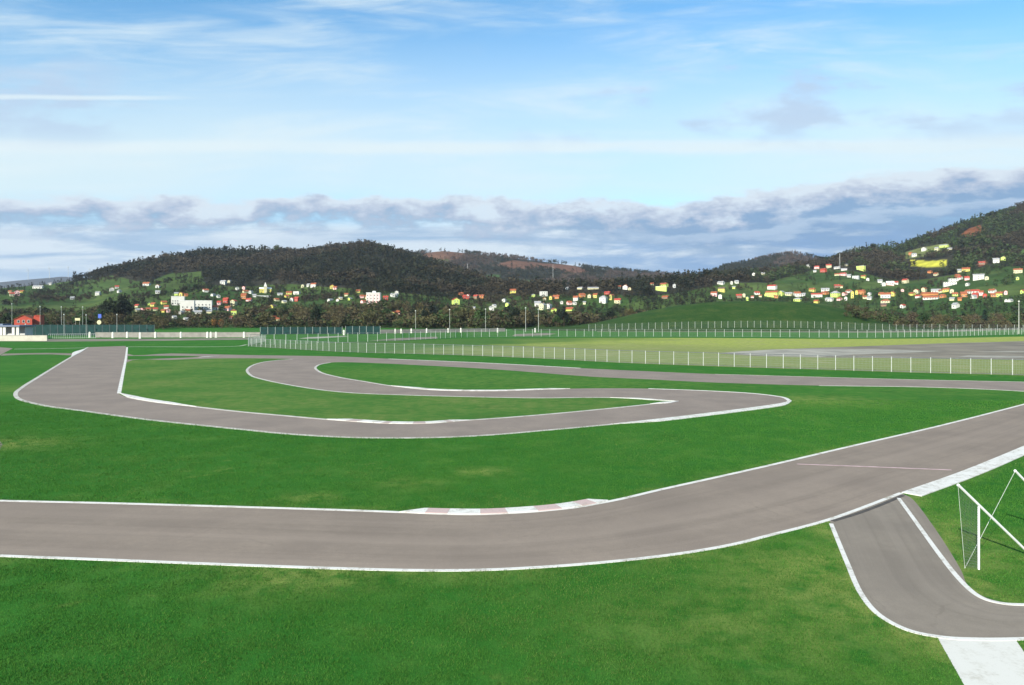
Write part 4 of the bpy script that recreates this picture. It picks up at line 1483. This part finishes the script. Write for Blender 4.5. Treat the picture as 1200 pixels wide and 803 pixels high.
TT = {
    'olive': [tree_template('bare', c_) for c_ in ((0.088, 0.076, 0.034), (0.072, 0.07, 0.03), (0.095, 0.08, 0.042))],
    'brown': [tree_template('bare', c_) for c_ in ((0.082, 0.064, 0.040), (0.070, 0.056, 0.034))],
    'green': [tree_template('leafy', c_) for c_ in ((0.03, 0.058, 0.02), (0.04, 0.07, 0.024))],
    'dark': [tree_template('leafy', c_) for c_ in ((0.016, 0.022, 0.016), (0.02, 0.028, 0.017))],
    'conifer': [tree_template('conifer', c_) for c_ in ((0.018, 0.036, 0.022), (0.024, 0.042, 0.024))],
    'rust': [tree_template('bare', c_) for c_ in ((0.24, 0.085, 0.025), (0.2, 0.1, 0.03))],
}
KNAME = {'olive': ('bare_tree', 'leafless olive brown tree'), 'brown': ('bare_tree', 'leafless reddish brown tree'), 'green': ('leafy_tree', 'bushy green tree'), 'dark': ('evergreen_tree', 'dense dark evergreen tree'),
         'conifer': ('conifer_tree', 'pointed dark green conifer'), 'rust': ('autumn_tree', 'rust orange autumn tree')}


def zone(x):
    for lim, ph in ((26, 'left of the red barn'), (75, 'behind the red barn'), (110, 'behind the left green screen'), (160, 'under the pair of big evergreens'), (200, 'below the left hamlet'), (250, 'below the big white hall'), (300, 'right below the white hall'),
                    (345, 'below the church hamlet'), (395, 'behind the middle green screen'), (430, 'left below the pink striped flats'), (470, 'right below the pink striped flats'), (510, 'left of the lime gable house'), (545, 'below the lime gable house'),
                    (580, 'right of the lime gable house'), (620, 'left of the white cluster'), (660, 'below the white cluster'), (740, 'around the lime barn'), (800, 'above the left end of the mound'), (860, 'above the top of the mound'), (1020, 'behind the mound'),
                    (1060, 'just right of the mound'), (1110, 'further right of the mound'), (1160, 'below the far right village')):
        if x < lim:
            return ph
    return 'near the round-headed lamp at right'


def plant(kind, px, D, h, z=None, wide=1.0, label=None):
    if z is None:
        z = float(front_z(px, D)) if D > float(D0F(px)) else 0.0
        if 600 < px < 1140 and 412 < D < 632:
            z = max(z, float(mound_z(px, D)))
    nm, lb = KNAME[kind]
    t = empty(nm, (px2x(px, D), D, z - 0.1), random.random() * 6.28)
    t.scale = (h * wide, h * wide, h)
    tall = 'tall ' if h > 12 else '' if h > 8.5 else 'small '
    lb = tall + lb
    tag(t, label or f'{lb} {zone(px)}', 'tree', f'{lb}s {zone(px)}')
    cm, tm = random.choice(TT[kind])
    obj('crown', cm, t)
    obj('trunk', tm, t)
    return t


SKYL = ['tallest round one left of centre', 'right beside the tallest round one', 'second right of the tallest round one', 'first on the flat left crest', 'second on the flat left crest', 'third on the flat left crest', 'on the shoulder right of the main top',
        'low on the right shoulder', 'by the open left ridge, middle one', 'by the open left ridge, left one', 'by the open left ridge, right one', 'tallest in the dip above the mound', 'left in the dip above the mound', 'right of the dip, lighter one',
        'right of the dip, darker one', 'lowest on the right hill', 'middle on the right hill', 'highest on the right hill']
plant('dark', 130, 500, 23, 0, .85, 'biggest dark evergreen, left one of the tall pair at left')
plant('dark', 144, 505, 25.5, 0, 0.75, 'biggest dark evergreen, right one of the tall pair at left')
plant('dark', 370, 490, 18, 0, 0.55, 'dark narrow tree standing alone behind the middle green screen')
plant('rust', 251, 520, 8, 0, 1.0, 'rust orange tree under the hall, left of two')
plant('rust', 259, 522, 7.5, 0, 1.0, 'rust orange tree under the hall, right of two')
plant('conifer', 1129, 585, 13, 0, 1.3, 'dark teal conifer, left of two before the far right village')
plant('conifer', 1154, 580, 15, 0, 1.3, 'dark teal conifer, right of two before the far right village')
plant('dark', 300, 620, 8, None, .8, 'small dark tree beside the yellow house right of the hall')
plant('dark', 661, 560, 17, None, .55, 'tall dark tree just left of the lime barn')
plant('dark', 655, 565, 15, None, .6, 'dark tree between white cluster and lime barn, shorter')
plant('green', 232, 610, 5, None, .8, 'small green tree in front of the big white hall')

for i, (px, D, h, kd) in enumerate(((325, 1540, 21, 'green'), (333, 1545, 15, 'dark'), (345, 1550, 14, 'conifer'), (265, 1540, 17, 'conifer'), (285, 1545, 16, 'dark'), (298, 1545, 18, 'conifer'), (470, 1510, 15, 'dark'), (505, 1450, 14, 'conifer'),
                                    (90, 1245, 13, 'conifer'), (84, 1240, 10, 'dark'), (101, 1250, 12, 'conifer'), (828, 1150, 18, 'dark'), (822, 1145, 13, 'conifer'), (845, 1190, 13, 'green'), (853, 1195, 14, 'dark'), (1023, 1560, 17, 'dark'), (1062, 1580, 16, 'conifer'), (1126, 1610, 18, 'conifer'))):
    plant(kd, px, D, h, None, 1.0, f'{KNAME[kd][1]} on the hill skyline, {i - 2 if i < 8 else i}'.rsplit(',', 1)[0] + ', ' + SKYL[i])

random.seed(11)


def belt(n, xr, dr, hr, kinds, hp=True):
    got = tries = 0
    while got < n and tries < n * 30:
        tries += 1
        px = random.uniform(*xr)
        D = random.uniform(*dr)
        h = random.uniform(*hr)
        z = float(front_z(px, D)) if D > float(D0F(px)) else 0.0
        if 600 < px < 1140 and 412 < D < 632:
            z = max(z, float(mound_z(px, D)))
        py = float(rowof(z, D))
        if hp and hides_house(np.array([px]), np.array([py]), np.array([D]), h * 0.85)[0]:
            continue
        plant(random.choice(kinds), px, D, h, z, random.uniform(.85, 1.25))
        got += 1


belt(22, (-40, 26), (470, 600), (8, 14), ['dark', 'brown', 'green'])
belt(46, (45, 200), (470, 610), (7, 13), ['olive', 'olive', 'brown', 'green'])
belt(16, (200, 300), (500, 640), (5, 9), ['olive', 'green', 'brown'])
belt(60, (285, 470), (540, 700), (9, 16), ['olive', 'olive', 'olive', 'brown', 'green'])
belt(66, (455, 620), (530, 700), (10, 17), ['olive', 'olive', 'green', 'dark'])
belt(26, (610, 740), (540, 700), (7, 12), ['olive', 'green', 'dark', 'brown'])
belt(24, (720, 850), (640, 760), (9, 13), ['brown', 'olive', 'dark'])
belt(40, (1010, 1230), (500, 650), (6, 12), ['olive', 'green', 'brown', 'olive'])

# where only a few look alike, their order from the left tells them apart
_same = {}
for o in COL.objects:
    if o.get('category') == 'tree':
        _same.setdefault(o['label'], []).append(o)
for lb_, os_ in _same.items():
    if 1 < len(os_) <= 12:
        os_.sort(key=lambda q: q.location.x / q.location.y)
        for i, o in enumerate(os_):
            o['label'] = f'{lb_}, {ORD[i]} from left'

# lower scrub between those trees: nobody could count it
N = 7500
px = rng.random(N) * 1330 - 60
D = 470 + 230 * rng.random(N)
keep = ((px < 700) | (px > 1000)) & ~((px > 200) & (px < 460) & (D < 545)) & ~((px > 395) & (px < 720) & (D < 500))
keep |= (px > 990) & (px < 1240) & (D > 470)
keep &= ~((px > 610) & (px < 760) & (D < 560))
px, D = px[keep], D[keep]
z = np.where(D > D0F(px), front_z(px, D), 0.0)
mk = (px > 600) & (px < 1140) & (D > 412) & (D < 632)
z = np.where(mk, np.maximum(z, mound_z(px, D)), z)
py = rowof(z, D)
h = 2.2 + 3.8 * rng.random(len(px)) + np.where((px > 285) & (px < 720), 4.5 * rng.random(len(px)), 0)
ok = ~hides_house(px, py, D, h)
px, D, z, h = px[ok], D[ok], z[ok], h[ok]
n = len(px)
col_ = np.where((rng.random(n) < 0.3)[:, None], pick(C_GREEN, n), pick(C_OLIVE + C_BROWN, n))
far_trees('scrub', px, D, z - 0.6, h * 1.3, col_, rng.integers(0, 5, n), 'low brown and olive scrub at the foot of the hills')

# ------------------------------------------------------------------ fences
def fence(label, pts, step, hgt, post_r, mesh_dx, rails=True, z=0.0, group='wire fences around the field', zf=None):
    P = np.array(pts)
    seg = np.r_[0, np.cumsum(np.linalg.norm(np.diff(P, axis=0), axis=1))]
    n = int(seg[-1] / step)
    zf = zf or (lambda x, y: z)
    org = P[0]
    root = empty('fence', (org[0], org[1], 0))
    tag(root, label, 'fence', group)
    pm = MB()
    pm.bar((0, 0, -0.2), (0, 0, hgt), post_r, post_r, 6)
    pm.bar((0, 0, hgt), (0, 0, hgt + 0.06), post_r * 1.25, post_r * 0.6, 6)
    pmesh = pm.mesh('post', M_steel)
    at = lambda s: (np.interp(s, seg, P[:, 0]) - org[0], np.interp(s, seg, P[:, 1]) - org[1])
    for i in range(n + 1):
        x, y = at(i * step)
        obj('post', pmesh, root, (x, y, zf(x + org[0], y + org[1])))
    w = MB()
    k = int(seg[-1] / mesh_dx)
    for i in range(k):
        x, y = at((i + .5) * mesh_dx)
        zz = zf(x + org[0], y + org[1])
        w.bar((x, y, zz + 0.05), (x, y, zz + hgt - 0.05), 0.011, 0.011, 3, False)
    ns = max(2, int(seg[-1] / step))
    for j in range(7):
        zz = 0.08 + (hgt - 0.16) * j / 6
        for i in range(ns):
            a, b = at(seg[-1] * i / ns), at(seg[-1] * (i + 1) / ns)
            za, zb = zf(a[0] + org[0], a[1] + org[1]), zf(b[0] + org[0], b[1] + org[1])
            w.bar((*a, za + zz), (*b, zb + zz), 0.012, 0.012, 3, False)
    wo = obj('wire_mesh', w.mesh('wire_mesh', M_wire), root)
    wo['kind'] = 'stuff'
    if rails:
        for zz, rr in ((hgt - 0.02, 0.042), (0.12, 0.03)):
            rm = MB()
            for i in range(ns):
                a, b = at(seg[-1] * i / ns), at(seg[-1] * (i + 1) / ns)
                za, zb = zf(a[0] + org[0], a[1] + org[1]), zf(b[0] + org[0], b[1] + org[1])
                rm.bar((*a, za + zz), (*b, zb + zz), rr, rr, 5, False)
            obj('rail', rm.mesh('rail', M_rail), root)
    return root


F1 = [(1420, 452), (1330, 446.5), (1200, 440), (1092, 437.2), (968, 433.4), (840, 429.2), (720, 424.8), (640, 420.4), (520, 415.8), (405, 412.6), (335, 408.6), (291, 406)]
f1 = [gp(*p)[:2] for p in spline(F1, 5)]
fence('long wire fence on pale posts just behind the upper track', f1, 2.75, 2.42, 0.055, 0.20)
F2 = [(292, 404.5), (330, 403.6), (408, 401.2), (470, 399.4), (548, 395.4), (640, 394.6), (840, 394.6), (1020, 395.8), (1100, 394.6), (1165, 392.8), (1330, 389.5)]
f2 = [gp(*p)[:2] for p in spline(F2, 5)]
fence('middle wire fence on pale posts along the far side of the dry field', f2, 3.9, 3.3, 0.075, 0.35, rails=True)
f3 = [np.array((px2x(p, d), d)) for p, d in ((690, 428), (800, 430), (900, 432), (1000, 430), (1080, 428), (1160, 410), (1330, 380))]


def f3z(x, y):
    p = 600 + FP * x / y
    return max(0.0, float(mound_z(p, y))) if 600 < p < 1140 and 412 < y < 632 else 0.0


fence('farthest wire fence on tall pale posts at the foot of the green mound', f3, 4.1, 4.2, 0.08, 0.6, rails=False, zf=f3z)
f4 = [gp(291, 406)[:2], gp(292, 404.5)[:2], gp(312, 400)[:2]]
fence('short wire fence closing the left end of the dry field', f4, 2.5, 2.42, 0.055, 0.30)


# green wind screens: posts and panels
def screen(label, px0, px1, D0, D1, hgt, npan, zb=0.0):
    a, b = Vector((px2x(px0, D0), D0, zb)), Vector((px2x(px1, D1), D1, zb))
    d = b - a
    L = d.length
    rz = math.atan2(d.y, d.x)
    root = empty('windscreen', a, rz)
    tag(root, label, 'windscreen fence', 'green windscreens beyond the circuit')
    w = L / npan
    pm = MB()
    pm.box(0.06, w - 0.06, -0.02, 0.02, 0.08, hgt - 0.1)
    pmesh = pm.mesh('panel', M_screen)
    qm = MB()
    qm.box(-0.055, 0.055, -0.055, 0.055, -0.1, hgt + 0.1)
    qmesh = qm.mesh('post', M_steel if npan < 16 else M_rail)
    for i in range(npan):
        obj('panel', pmesh, root, (i * w, 0.004 * (i % 2), 0))
    for i in range(npan + 1):
        obj('post', qmesh, root, (i * w, -0.06, 0))
    return root


screen('long dark green windscreen left of the circuit below the hedge', 24, 181, 330, 330, 5.2, 18)
screen('dark green panelled windscreen behind the middle of the circuit, left run', 305, 401, 352, 357, 3.7, 11)
screen('dark green panelled windscreen behind the middle of the circuit, right run', 405, 445.5, 355, 357, 4.1, 5)


# low walls
def wall_thing(label, px0, px1, D0, D1, z0, z1, th, mat, cap=True, name='wall'):
    a, b = Vector((px2x(px0, D0), D0, 0)), Vector((px2x(px1, D1), D1, 0))
    d = b - a
    root = empty(name, a, math.atan2(d.y, d.x))
    tag(root, label, 'wall')
    L = d.length
    n = max(1, int(L / 6))
    m = MB()
    m.box(0, L / n - 0.04, -th / 2, th / 2, z0, z1)
    pm = m.mesh('panel', mat)
    for i in range(n):
        obj('panel', pm, root, (i * L / n, 0.006 * (i % 2), 0))
    if cap:
        m = MB()
        m.box(-0.05, L + 0.05, -th / 2 - 0.06, th / 2 + 0.06, z1 + 0.003, z1 + 0.13)
        obj('coping', m.mesh('coping', M_conc), root)
    return root


wall_thing('low grey concrete wall below the left hedge, left of the green panels', 112, 305, 300, 302, -0.1, 2.1, 0.3, M_conc)
wall_thing('low grey concrete wall right of the green panels', 446, 592, 372, 420, -0.1, 1.9, 0.3, M_conc)
wall_thing('low white wall in front of the pavilion at the left edge', -60, 55.5, 256, 258, -0.1, 2.0, 0.35, M_cream)
# railing to the right of that wall
rt = empty('railing', (px2x(57, 285), 285, 0))
tag(rt, 'grey metal railing between white wall and grey wall, far left', 'railing')
L = px2x(112, 290) - px2x(57, 285)
m = MB()
m.bar((0, 0, 0), (0, 0, 1.9), 0.05, 0.05, 6)
bm_ = m.mesh('baluster', M_steel)
for i in range(26):
    obj('baluster', bm_, rt, (L * i / 25, 5 * i / 25, 0))
for zz in (0.25, 1.85):
    m = MB()
    m.bar((0, 0, zz), (L, 5, zz), 0.05, 0.05, 6)
    obj('rail', m.mesh('rail', M_steel), rt)

# pavilion at the left edge
D_ = 275
pv = empty('pavilion', (px2x(-8, D_), D_, 0))
tag(pv, 'low white pavilion with a bluish flat roof at the left edge', 'pavilion')
zr = CH + (HY - 383) / FP * D_
m = MB()
m.box(-10, px2x(24, D_) - px2x(-8, D_), -0.6, 9, zr, zr + 0.55)
m.box(-7, 3.0, 1, 6, zr + 0.553, zr + 1.1)
obj('roof', m.mesh('roof', M_slate), pv)
m = MB()
m.box(-9.5, 9.8, 4, 8.5, -0.1, zr - 0.005)
obj('wall', m.mesh('wall', MWALL['g']), pv)
m = MB()
m.box(-0.5, 0.5, -0.25, 0.25, -0.1, zr - 0.005)
cmesh = m.mesh('column', MWALL['w'])
for xx in (-6.5, -2.2, -0.2, 3.0, 4.4, 7.9, 9.6):
    obj('column', cmesh, pv, (xx, 0.2, 0))
m = MB()
m.box(3.6, 8.4, 0.3, 0.6, -0.1, 1.9)
obj('counter', m.mesh('counter', MWALL['w']), pv)
# drying dark door
m = MB()
m.box(0.6, 2.2, 3.9, 3.99, 0, zr - 1.0)
obj('door', m.mesh('door', MROOF['d']), pv)

# white marker posts along the wall
MK = [(105, 395), (132, 396), (149, 393.5), (164, 396.5), (182, 393.5), (212, 394), (243, 395.5), (247, 392), (253, 392), (286, 392.5), (403, 392.8), (463, 389.5), (470, 386.7), (482, 388.6), (500, 386.4), (525, 388.8), (540, 388), (583, 386.8), (627, 387)]
m = MB()
m.box(-0.42, 0.42, -0.25, 0.25, -0.1, 0.18)
m.box(-0.36, 0.36, -0.2, 0.2, 0.182, 2.15)
mk_body = m.mesh('body', MWALL['w'])
m = MB()
m.add([(-0.42, -0.26, 2.152), (0.42, -0.26, 2.152), (0.42, 0.26, 2.152), (-0.42, 0.26, 2.152), (0, 0, 2.6)], [(3, 2, 1, 0), (0, 1, 4), (1, 2, 4), (2, 3, 4), (3, 0, 4)])
mk_cap = m.mesh('cap', MWALL['w'])
for i, (px, py) in enumerate(MK):
    D_ = min(FP * CH / (py - HY), 395) - (3 if px < 306 else 0)
    if px < 306:
        D_ = min(D_, 296)
        lab = f'small white marker post by the grey wall, {ORD[i]} from left'
    elif px < 440:
        lab = 'small white marker post between the two runs of green panels'
    else:
        D_ = min(D_, 366 + (px - 446) * 0.32)
        lab = f'small white marker post right of the green panels, {ORD[i - 11]} from left'
    t = empty('marker_post', (px2x(px, D_), D_, 0), random.uniform(-.3, .3))
    tag(t, lab, 'marker post', 'white marker posts along the far side of the circuit')
    obj('body', mk_body, t)
    obj('cap', mk_cap, t)


# lamp posts
def lamp(px, D, ytop, lab, r=0.09, mat=M_lampm, base=None):
    hgt = CH + (HY - ytop) / FP * D
    t = empty('lamp_post', (px2x(px, D), D, 0), 0)
    tag(t, lab, 'lamp post', 'lamp posts beyond the circuit')
    m = MB()
    m.bar((0, 0, 0), (0, 0, hgt), r, r * 0.65, 8)
    obj('pole', m.mesh('pole', mat), t)
    m = MB()
    m.bar((0, 0, hgt + .002), (0, 0, hgt + 0.16), r * 2.0, r * 3.6, 8)
    m.bar((0, 0, hgt + .162), (0, 0, hgt + 0.62), r * 3.6, r * 2.0, 8)
    obj('lantern', m.mesh('lantern', mat), t)
    return t


for i, (px, D, yt) in enumerate(((14, 345, 357), (47, 352, 360), (75, 318, 369.5), (101, 318, 370), (137, 318, 369.5), (72, 365, 360.5), (97, 362, 360.5), (30, 300, 381))):
    lamp(px, D, yt, f'thin grey lamp post by the left green screen, {ORD[sorted((14, 47, 75, 101, 137, 72, 97, 30)).index(px)]} from left')
for i, (px, D, yt) in enumerate(((487, 400, 365), (527, 400, 363.5), (569, 410, 363), (616, 405, 361.5), (631, 405, 363))):
    lamp(px, D, yt, f'slim lamp post in front of the wood, {ORD[i]} from left', 0.13 if i > 2 else 0.11)
lamp(1194, 360, 354, 'white lamp post with a round head at the right edge', 0.14, MWALL['w'])

# little signs left of the dark evergreen
sg = empty('sign', (px2x(117, 345), 345, 0))
tag(sg, 'blue square sign board on a pole above the left green screen', 'sign')
m = MB()
m.bar((0, 0, 0), (0, 0, 9.2), 0.07, 0.06, 6)
obj('pole', m.mesh('pole', M_lampm), sg)
m = MB()
m.box(-0.8, 0.8, -0.15, -0.07, CH + (HY - 373) / FP * 345, CH + (HY - 368.2) / FP * 345)
obj('board', m.mesh('board', simple('blue_board', (0.05, 0.10, 0.42), 0.6, 0.1, 1.0)), sg)
sg = empty('sign', (px2x(116.3, 340), 340, 0))
tag(sg, 'pale round sign disc just under the blue board', 'sign')
m = MB()
m.bar((0, 0, 0), (0, 0, 6.6), 0.07, 0.06, 6)
obj('pole', m.mesh('pole', M_lampm), sg)
m = MB()
zz = CH + (HY - 377.8) / FP * 340
m.bar((0, -0.16, zz), (0, -0.08, zz), 1.05, 1.05, 16)
obj('disc', m.mesh('disc', MWALL['c']), sg)
sg = empty('sign', (px2x(91, 340), 340, 0))
tag(sg, 'small pale board standing in front of the left hedge', 'sign')
m = MB()
m.bar((-1, 0, 0), (-1, 0, 7.4), 0.06, 0.06, 6)
m.bar((1, 0, 0), (1, 0, 7.4), 0.06, 0.06, 6)
obj('legs', m.mesh('legs', M_lampm), sg)
m = MB()
zz = CH + (HY - 374.3) / FP * 340
m.box(-1.25, 1.25, -0.15, -0.07, zz - .6, zz + .6)
obj('board', m.mesh('board', MWALL['c']), sg)


# masts on the hills, wind turbines on the far blue ridge
def mast(px, D, ybot, ytop, zf, lab):
    z0 = float(zf(px, D))
    z1 = CH + (HY - ytop) / FP * D
    t = empty('radio_mast', (px2x(px, D), D, z0))
    tag(t, lab, 'mast')
    hh = z1 - z0
    for s in (-1, 1):
        m = MB()
        m.bar((s * 1.1, 0, -1), (s * 0.25, 0, hh), 0.17, 0.12, 6)
        obj('leg', m.mesh('leg', MWALL['g']), t)
    m = MB()
    k = max(3, int(hh / 4))
    for i in range(k):
        za, zb = hh * i / k, hh * (i + 1) / k
        wa, wb = 1.1 - .85 * i / k, 1.1 - .85 * (i + 1) / k
        m.bar((-wa, 0, za), (wb, 0, zb), 0.07, 0.07, 4)
        m.bar((wa, 0, za), (-wb, 0, zb), 0.07, 0.07, 4)
    obj('bracing', m.mesh('bracing', MWALL['g']), t)


mast(548, 1420, 322, 309, front_z, 'thin pale mast on the wooded hill left of centre')
mast(648, 2150, 326, 310, back_z, 'thin lattice mast on the reddish ridge at centre')
mast(984, 1330, 311, 297, front_z, 'thin pale mast on the slope left of the yellow field')
for i, (px, yt) in enumerate(((33, 317.5), (58, 315), (80, 313.5), (105, 316))):
    D_ = 5550
    z0 = float(far_z(np.array([float(px)]), np.array([float(D_)]))[0])
    hub = CH + (HY - yt) / FP * D_
    t = empty('wind_turbine', (px2x(px, D_), D_, z0))
    tag(t, f'white wind turbine on the far blue ridge, {ORD[i]} from left', 'wind turbine', 'wind turbines on the far ridge')
    m = MB()
    m.bar((0, 0, -5), (0, 0, hub - z0), 2.0, 1.1, 8)
    obj('tower', m.mesh('tower', MWALL['g']), t)
    m = MB()
    m.box(-2.4, 2.4, -5, 5, hub - z0 + .01, hub - z0 + 4)
    obj('nacelle', m.mesh('nacelle', MWALL['g']), t)
    for b in range(3):
        a = R(90 + 120 * b + 25 * i)
        m = MB()
        m.bar((0, -6, hub - z0 + 2), (26 * math.cos(a), -6, hub - z0 + 2 + 26 * math.sin(a)), 1.1, 0.35, 6)
        obj('blade', m.mesh('blade', MWALL['g']), t)

# ------------------------------------------------------------------ leaning goal frames at the right
def goal(org, label):
    root = empty('goal_frame', (org[0], org[1], 0))
    tag(root, label, 'goal frame')
    P = Vector((0, 0, 0))
    top = Vector((0.0, 0.0, 2.28))
    tip = Vector((-1.08, -0.54, 3.14))
    foot = Vector((2.9, 1.42, 0.03))
    back = Vector((-0.42, 0.12, 0.0))
    m = MB()
    m.bar((0, 0, 0), (0, 0, 2.235), 0.036, 0.036, 10)
    obj('post', m.mesh('post', M_goal, False), root)
    m = MB()
    m.bar(tip, foot, 0.046, 0.046, 10)
    obj('leaning_bar', m.mesh('leaning_bar', M_goal), root)
    if org[0] > 17:
        return root
    m = MB()
    m.bar(tip + Vector((0, 0, -0.05)), back, 0.006, 0.006, 5)
    obj('cord', m.mesh('cord', M_rope), root)
    m = MB()                                              # net between the post, the tip and the ground
    for i in range(1, 13):
        k = i / 13
        a = tip.lerp(top, k) + Vector((0, 0, -0.05))
        b = back.lerp(P, k)
        m.bar(a, b, 0.0045, 0.0045, 3, False)
    for j in range(1, 26):
        k = j / 26
        a = (tip + Vector((0, 0, -.05))).lerp(back, k)
        b = Vector((0, 0, 2.23)).lerp(P, k)
        m.bar(a, b, 0.0045, 0.0045, 3, False)
    n_ = obj('net', m.mesh('net', M_net), root)
    n_['kind'] = 'stuff'
    m = MB()
    m.bar(back, Vector((2.52, 1.72, 3.1)), 0.007, 0.007, 5)
    obj('guy_rope', m.mesh('guy_rope', M_rope), root)
    return root


gpt = gp(1147, 667.5)
goal(gpt, 'white leaning goal frame with upright post, net and rope, wholly in view')
goal((gpt[0] + 3.6, gpt[1] + 2.25), 'white leaning goal frame whose tip shows at the right edge')

# ------------------------------------------------------------------ haze
hm = bpy.data.materials.new('haze')
hm.use_nodes = True
ht = hm.node_tree
ht.nodes.clear()
pv_ = ht.nodes.new('ShaderNodeVolumePrincipled')
pv_.inputs['Color'].default_value = (0.80, 0.88, 1.0, 1)
pv_.inputs['Density'].default_value = 0.000048
pv_.inputs['Anisotropy'].default_value = 0.2
ho = ht.nodes.new('ShaderNodeOutputMaterial')
ht.links.new(pv_.outputs[0], ho.inputs['Volume'])
zlo = min(float(v.co.z) for n_ in ('hillside', 'far_hill', 'distant_mountain') for v in bpy.data.objects[n_].data.vertices)
m = MB()
m.box(-12000, 12000, -700, 9800, zlo - 1, 480)
hz = obj('haze', m.mesh('haze', hm))
hz['kind'] = 'stuff'
